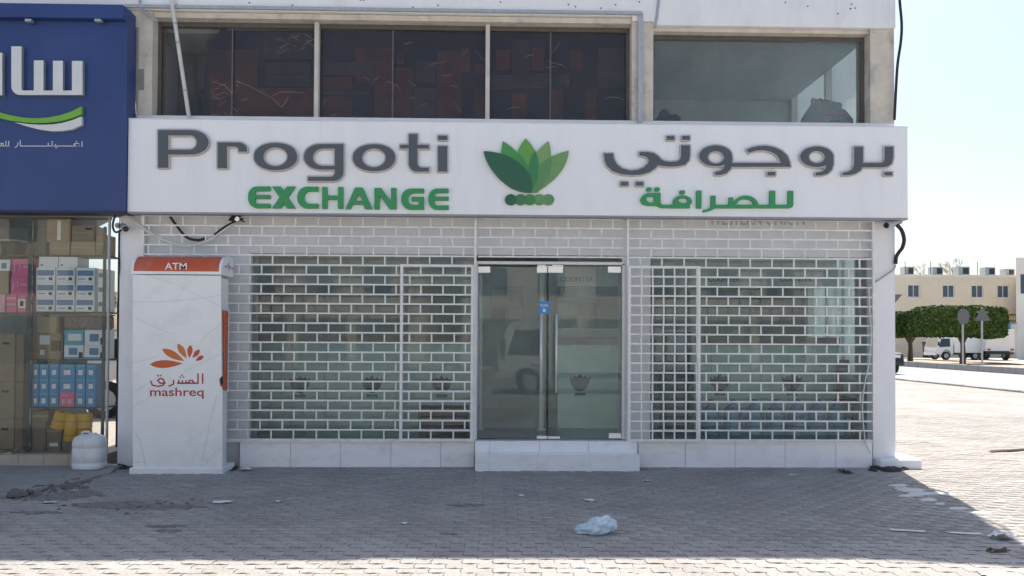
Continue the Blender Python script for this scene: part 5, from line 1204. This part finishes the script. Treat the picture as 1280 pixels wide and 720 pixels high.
sign_back('round_road_sign', 'grey back of a round road sign on the median', 1203.5, 456, 386, 'disc')
sign_back('triangular_road_sign', 'grey back of a triangular road sign on the median', 1227.5, 457, 384, 'tri')
T = thing('triangular_road_sign', 'dark triangular sign pointing down, half hidden behind the right pillar', 'road sign', 'road signs seen from behind'); gx_, gy_ = G(1114,462); k = (gy_+10)/1000
MB().prism([(-14*k, Z(368,gy_,1120)), (14*k, Z(368,gy_,1120)), (0, Z(384,gy_,1120))], -.05, -.03, 'y').build('plate', m_signback, T); MB().cyl((0,0,-.03),(0,0,Z(368,gy_,1120)), .04, n=8).build('pole', m_galv, T); T.location = (gx_, gy_, 0)

# vehicles
def wheel(T, x_, y_, r_, wd=.2, sx=1):
    w_ = MB().cyl((x_, y_-wd/2, r_), (x_, y_+wd/2, r_), r_, n=20).build('wheel', m_tyre, T); MB().cyl((x_, y_-wd/2-.004, r_), (x_, y_+wd/2+.004, r_), r_*.6, n=16).build('rim', m_galv, w_)
def taper(prof, y0, y1, inset, zlow, zhigh):
    """side profile extruded over the width, pulled in towards the roof"""
    vs = []; n_ = len(prof)
    for sgn, yy in ((1, y0), (-1, y1)):
        for a, z in prof:
            t = min(max((z-zlow)/(zhigh-zlow), 0), 1); vs.append((a, yy+sgn*inset*t, z))
    tris = tessellate_polygon([[Vector((p[0], p[1], 0)) for p in prof]])
    return vs, [tuple(t) for t in tris]+[tuple(i+n_ for i in t)[::-1] for t in tris]+[(i, (i+1) % n_, (i+1) % n_+n_, i+n_) for i in range(n_)]
def suv(label, loc, rz, name='parked_car', m_carw=m_carw):
    T = thing(name, label, 'car')
    body = [(-2.3,.45),(-2.25,.95),(-2.0,1.02),(-1.2,1.08),(2.2,1.10),(2.3,.9),(2.3,.42),(1.95,.36),(1.9,.62),(1.7,.76),(1.35,.78),(1.1,.66),(1.0,.36),(-.95,.36),(-1.05,.66),(-1.3,.78),(-1.65,.76),(-1.85,.62),(-1.9,.38)]
    MB().add(*taper(body, -.92, .92, .05, .5, 1.1)).build('body', m_carw, T)
    cabn = [(-1.15,1.081),(-.35,1.66),(0,1.72),(1.9,1.70),(2.2,1.101)]
    MB().add(*taper(cabn, -.86, .86, .17, 1.08, 1.7)).build('cabin', m_carw, T)
    for sgn in (-1, 1):
        for q in ([(-.85,1.14),(-.28,1.58),(.32,1.60),(.32,1.14)],[(.42,1.14),(.42,1.60),(1.25,1.59),(1.35,1.14)],[(1.45,1.14),(1.35,1.58),(1.75,1.56),(1.95,1.14)]):
            yy = lambda z: sgn*(.864-.17*(z-1.08)/.62); MB().add([(a, yy(z)+sgn*.004, z) for a, z in q], [(0,1,2,3)]).build('side_window', m_glassc, T, fix=False)
        MB().box(-2.28, -2.05, sgn*.62-.14, sgn*.62+.14, .76, .92, .02).build('headlight', m_fit, T); MB().box(2.2, 2.33, sgn*.75-.09, sgn*.75+.09, .8, 1.05, .02).build('tail_light', m_red, T)
        MB().box(-.75, -.6, sgn*.95-.08, sgn*.95+.08, 1.12, 1.24, .03).build('mirror', m_carw, T)
    MB().add([(-1.12,-.74,1.12),(-1.12,.74,1.12),(-.39,.68,1.64),(-.39,-.68,1.64)], [(0,1,2,3)]).build('windscreen', m_glassc, T, fix=False)
    MB().box(-2.36, -2.2, -.88, .88, .40, .62, .04).build('bumper', m_dark, T); MB().box(2.28, 2.42, -.88, .88, .40, .64, .04).build('bumper', m_dark, T)
    for a in (-1.48, 1.5):
        for b in (-.80, .80): wheel(T, a, b, .36)
    T.location = loc; T.rotation_euler.z = rz; return T
gx_, gy_ = G(122, 520); suv('white car parked beyond the gap between the two shops', (gx_-1.3, gy_+.3, -.012), math.radians(8))
def box_truck(label, loc, rz, Lb=3.2, H_=2.2, sc=1.0, grp=None):
    T = thing('light_truck', label, 'truck', grp)
    cab = [(-2.7,.50),(-2.72,1.05),(-2.45,1.95),(-2.25,2.12),(-1.15,2.15),(-1.15,.50),(-1.35,.48),(-1.42,.72),(-1.62,.90),(-1.95,.90),(-2.15,.74),(-2.22,.50)]
    MB().add(*taper(cab, -.88, .88, .09, 1.05, 2.1)).build('cab', m_carw, T)
    for sgn in (-1, 1):
        yy = lambda z: sgn*(.884-.09*min(max((z-1.05)/1.05,0),1)); q = [(-2.46,1.12),(-2.22,1.86),(-1.42,1.88),(-1.42,1.18)]; MB().add([(a, yy(z)+sgn*.004, z) for a, z in q], [(0,1,2,3)]).build('side_window', m_glassc, T, fix=False)
        MB().box(-2.74, -2.64, sgn*.62-.15, sgn*.62+.15, .72, .88, .02).build('headlight', m_fit, T); MB().box(-2.62, -2.48, sgn*.98-.05, sgn*.98+.05, 1.25, 1.6, .02).build('mirror', m_black, T)
    MB().add([(-2.712,-.78,1.16),(-2.712,.78,1.16),(-2.465,.74,1.92),(-2.465,-.74,1.92)], [(0,1,2,3)]).build('windscreen', m_glassc, T, fix=False)
    MB().box(-2.80, -2.66, -.88, .88, .42, .66, .03).build('bumper', m_carw, T); MB().box(-1.1, Lb-1.1, -.35, .35, .45, .62).build('chassis', m_dark, T)
    MB().box(-1.05, Lb-1.05, -.93, .93, .63, H_, .03).build('cargo_box', m_carw, T)
    for z in np.arange(.9, H_-.1, .3): MB().box(-1.0, Lb-1.1, -.945, -.931, z, z+.03).build('rib', m_farwhite, T)
    for sgn in (-1, 1): MB().box(Lb-1.049, Lb-1.02, sgn*.75-.1, sgn*.75+.1, .68, .8).build('tail_light', m_red, T)
    MB().box(Lb-1.049, Lb-1.035, -.8, .8, .95, H_-.15).build('rear_door', m_farwhite, T); MB().box(Lb-1.1, Lb-.98, -.85, .85, .42, .55, .02).build('bumper', m_dark, T)
    for a in (-1.8, Lb-2.0):
        for b in (-.78, .78): wheel(T, a, b, .36)
    T.location = loc; T.rotation_euler.z = rz; T.scale = (sc,)*3; return T
gx_, gy_ = at(1190, 450); box_truck('small white van truck parked side-on behind the round sign', (gx_+.6, gy_, .02), math.radians(4), 2.9, 1.95, .92, 'trucks parked before the cream building')
gx_, gy_ = at(1234, 450); box_truck('white truck seen from its closed back behind the triangular sign', (gx_, gy_, .02), math.radians(-97), 2.9, 2.1, 1.18, 'trucks parked before the cream building')
for u, lab in ((1161,'dark waste bin left of the parked white van truck'),(1259,'dark waste bin right of the truck with its back turned')):
    gx_, gy_ = at(u, 447.5); T = thing('waste_bin', lab, 'waste bin', 'waste bins by the trucks'); MB().prism([(-.33,.12),(.33,.12),(.42,1.35),(-.42,1.35)], -.35, .35, 'y').build('bin_body', m_signback, T); MB().box(-.46, .46, -.4, .4, 1.351, 1.45, .03).build('lid', m_dark, T)
    for s_ in (-.28,.28): MB().cyl((s_,-.36,.10),(s_,.36,.10), .10, n=10).build('wheel', m_tyre, T)
    T.location = (gx_, gy_, .02)
suv('dark edge of a parked car just behind the right pillar', (X(1120,30,450)-1.68, 30, -.012), math.radians(90), 'parked_car', m_dark)
# palm seen through the gap
def palm(label, x_, y_, h):
    T = thing('palm_tree', label, 'tree'); MB().cyl((0,0,-.05),(.1,0,h*.5), .22, .17, 10).cyl((.1,0,h*.5),(.05,0,h), .17, .15, 10).build('trunk', m_bark, T); mb = MB()
    for k in range(26):
        a = RNG.uniform(0,6.28); el = RNG.uniform(-.2,1.2); L_ = RNG.uniform(1.6,2.4); pts = []
        for t in np.linspace(0,1,9): pts.append(Vector((.05+math.cos(a)*L_*t*math.cos(el*(1-t*.3)), math.sin(a)*L_*t*math.cos(el*(1-t*.3)), h+L_*t*math.sin(el)-1.5*t*t)))
        for i in range(8):
            p, q = pts[i], pts[i+1]; d = (q-p); sd = d.cross(Vector((0,0,1))).normalized(); wl_ = .42*math.sin(math.pi*(i+1)/9.5)
            for sg in (-1,1):
                for f_ in (0,.33,.66): c = p+d*f_; mb.add([c, c+d*.28, c+d*.75+sd*sg*wl_+Vector((0,0,-.16*wl_/.4))], [(0,1,2)])
    mb.build('crown', mat('palm_leaf', (.085,.11,.04), .6, .3, 3), T, fix=False); T.location = (x_, y_, 0)
palm('palm tree with drooping fronds in the gap between the shops', X(148,32,420), 32, Z(378,32,140)+.3)
T = thing('far_wall', 'low pale yard wall seen through the gap between the shops', 'wall'); box('wall', m_farwhite, T, -34, -12.5, 36, 36.3, -.05, 1.9); box('coping', m_conc, T, -34, -12.4, 35.95, 36.35, 1.902, 2.0)
# ------------------------------------------------------------------ across the street, behind the camera: what the glass mirrors
box_truck('white light truck standing across the way, mirrored in the glass door', (2.6, -13.6, -.012), math.radians(0), 4.2, 1.9)
for k, (a, b, h, m, lab) in enumerate(((-34,-4,9.5,m_farcream,'cream block of flats across the street, mirrored in the left windows'),(-2,30,8.0,m_farwhite,'pale block of flats across the street, mirrored in the right windows'))):
    T = thing('street_block', lab, 'building'); box('wall', m, T, a, b, -44, -34, -.07, h); box('parapet', m_farwhite, T, a-.1, b+.1, -44.1, -33.9, h+.002, h+.5)
    for i in range(int((b-a)/3.2)):
        for j in range(2): wo = box('window', m_winblue, T, a+1+i*3.2, a+2.5+i*3.2, -33.998, -33.96, 4+j*2.8, 5.5+j*2.8); 
        box('shop_front', m_innerd, T, a+.6+i*3.2, a+3.2+i*3.2, -33.998, -33.97, .1, 2.7)
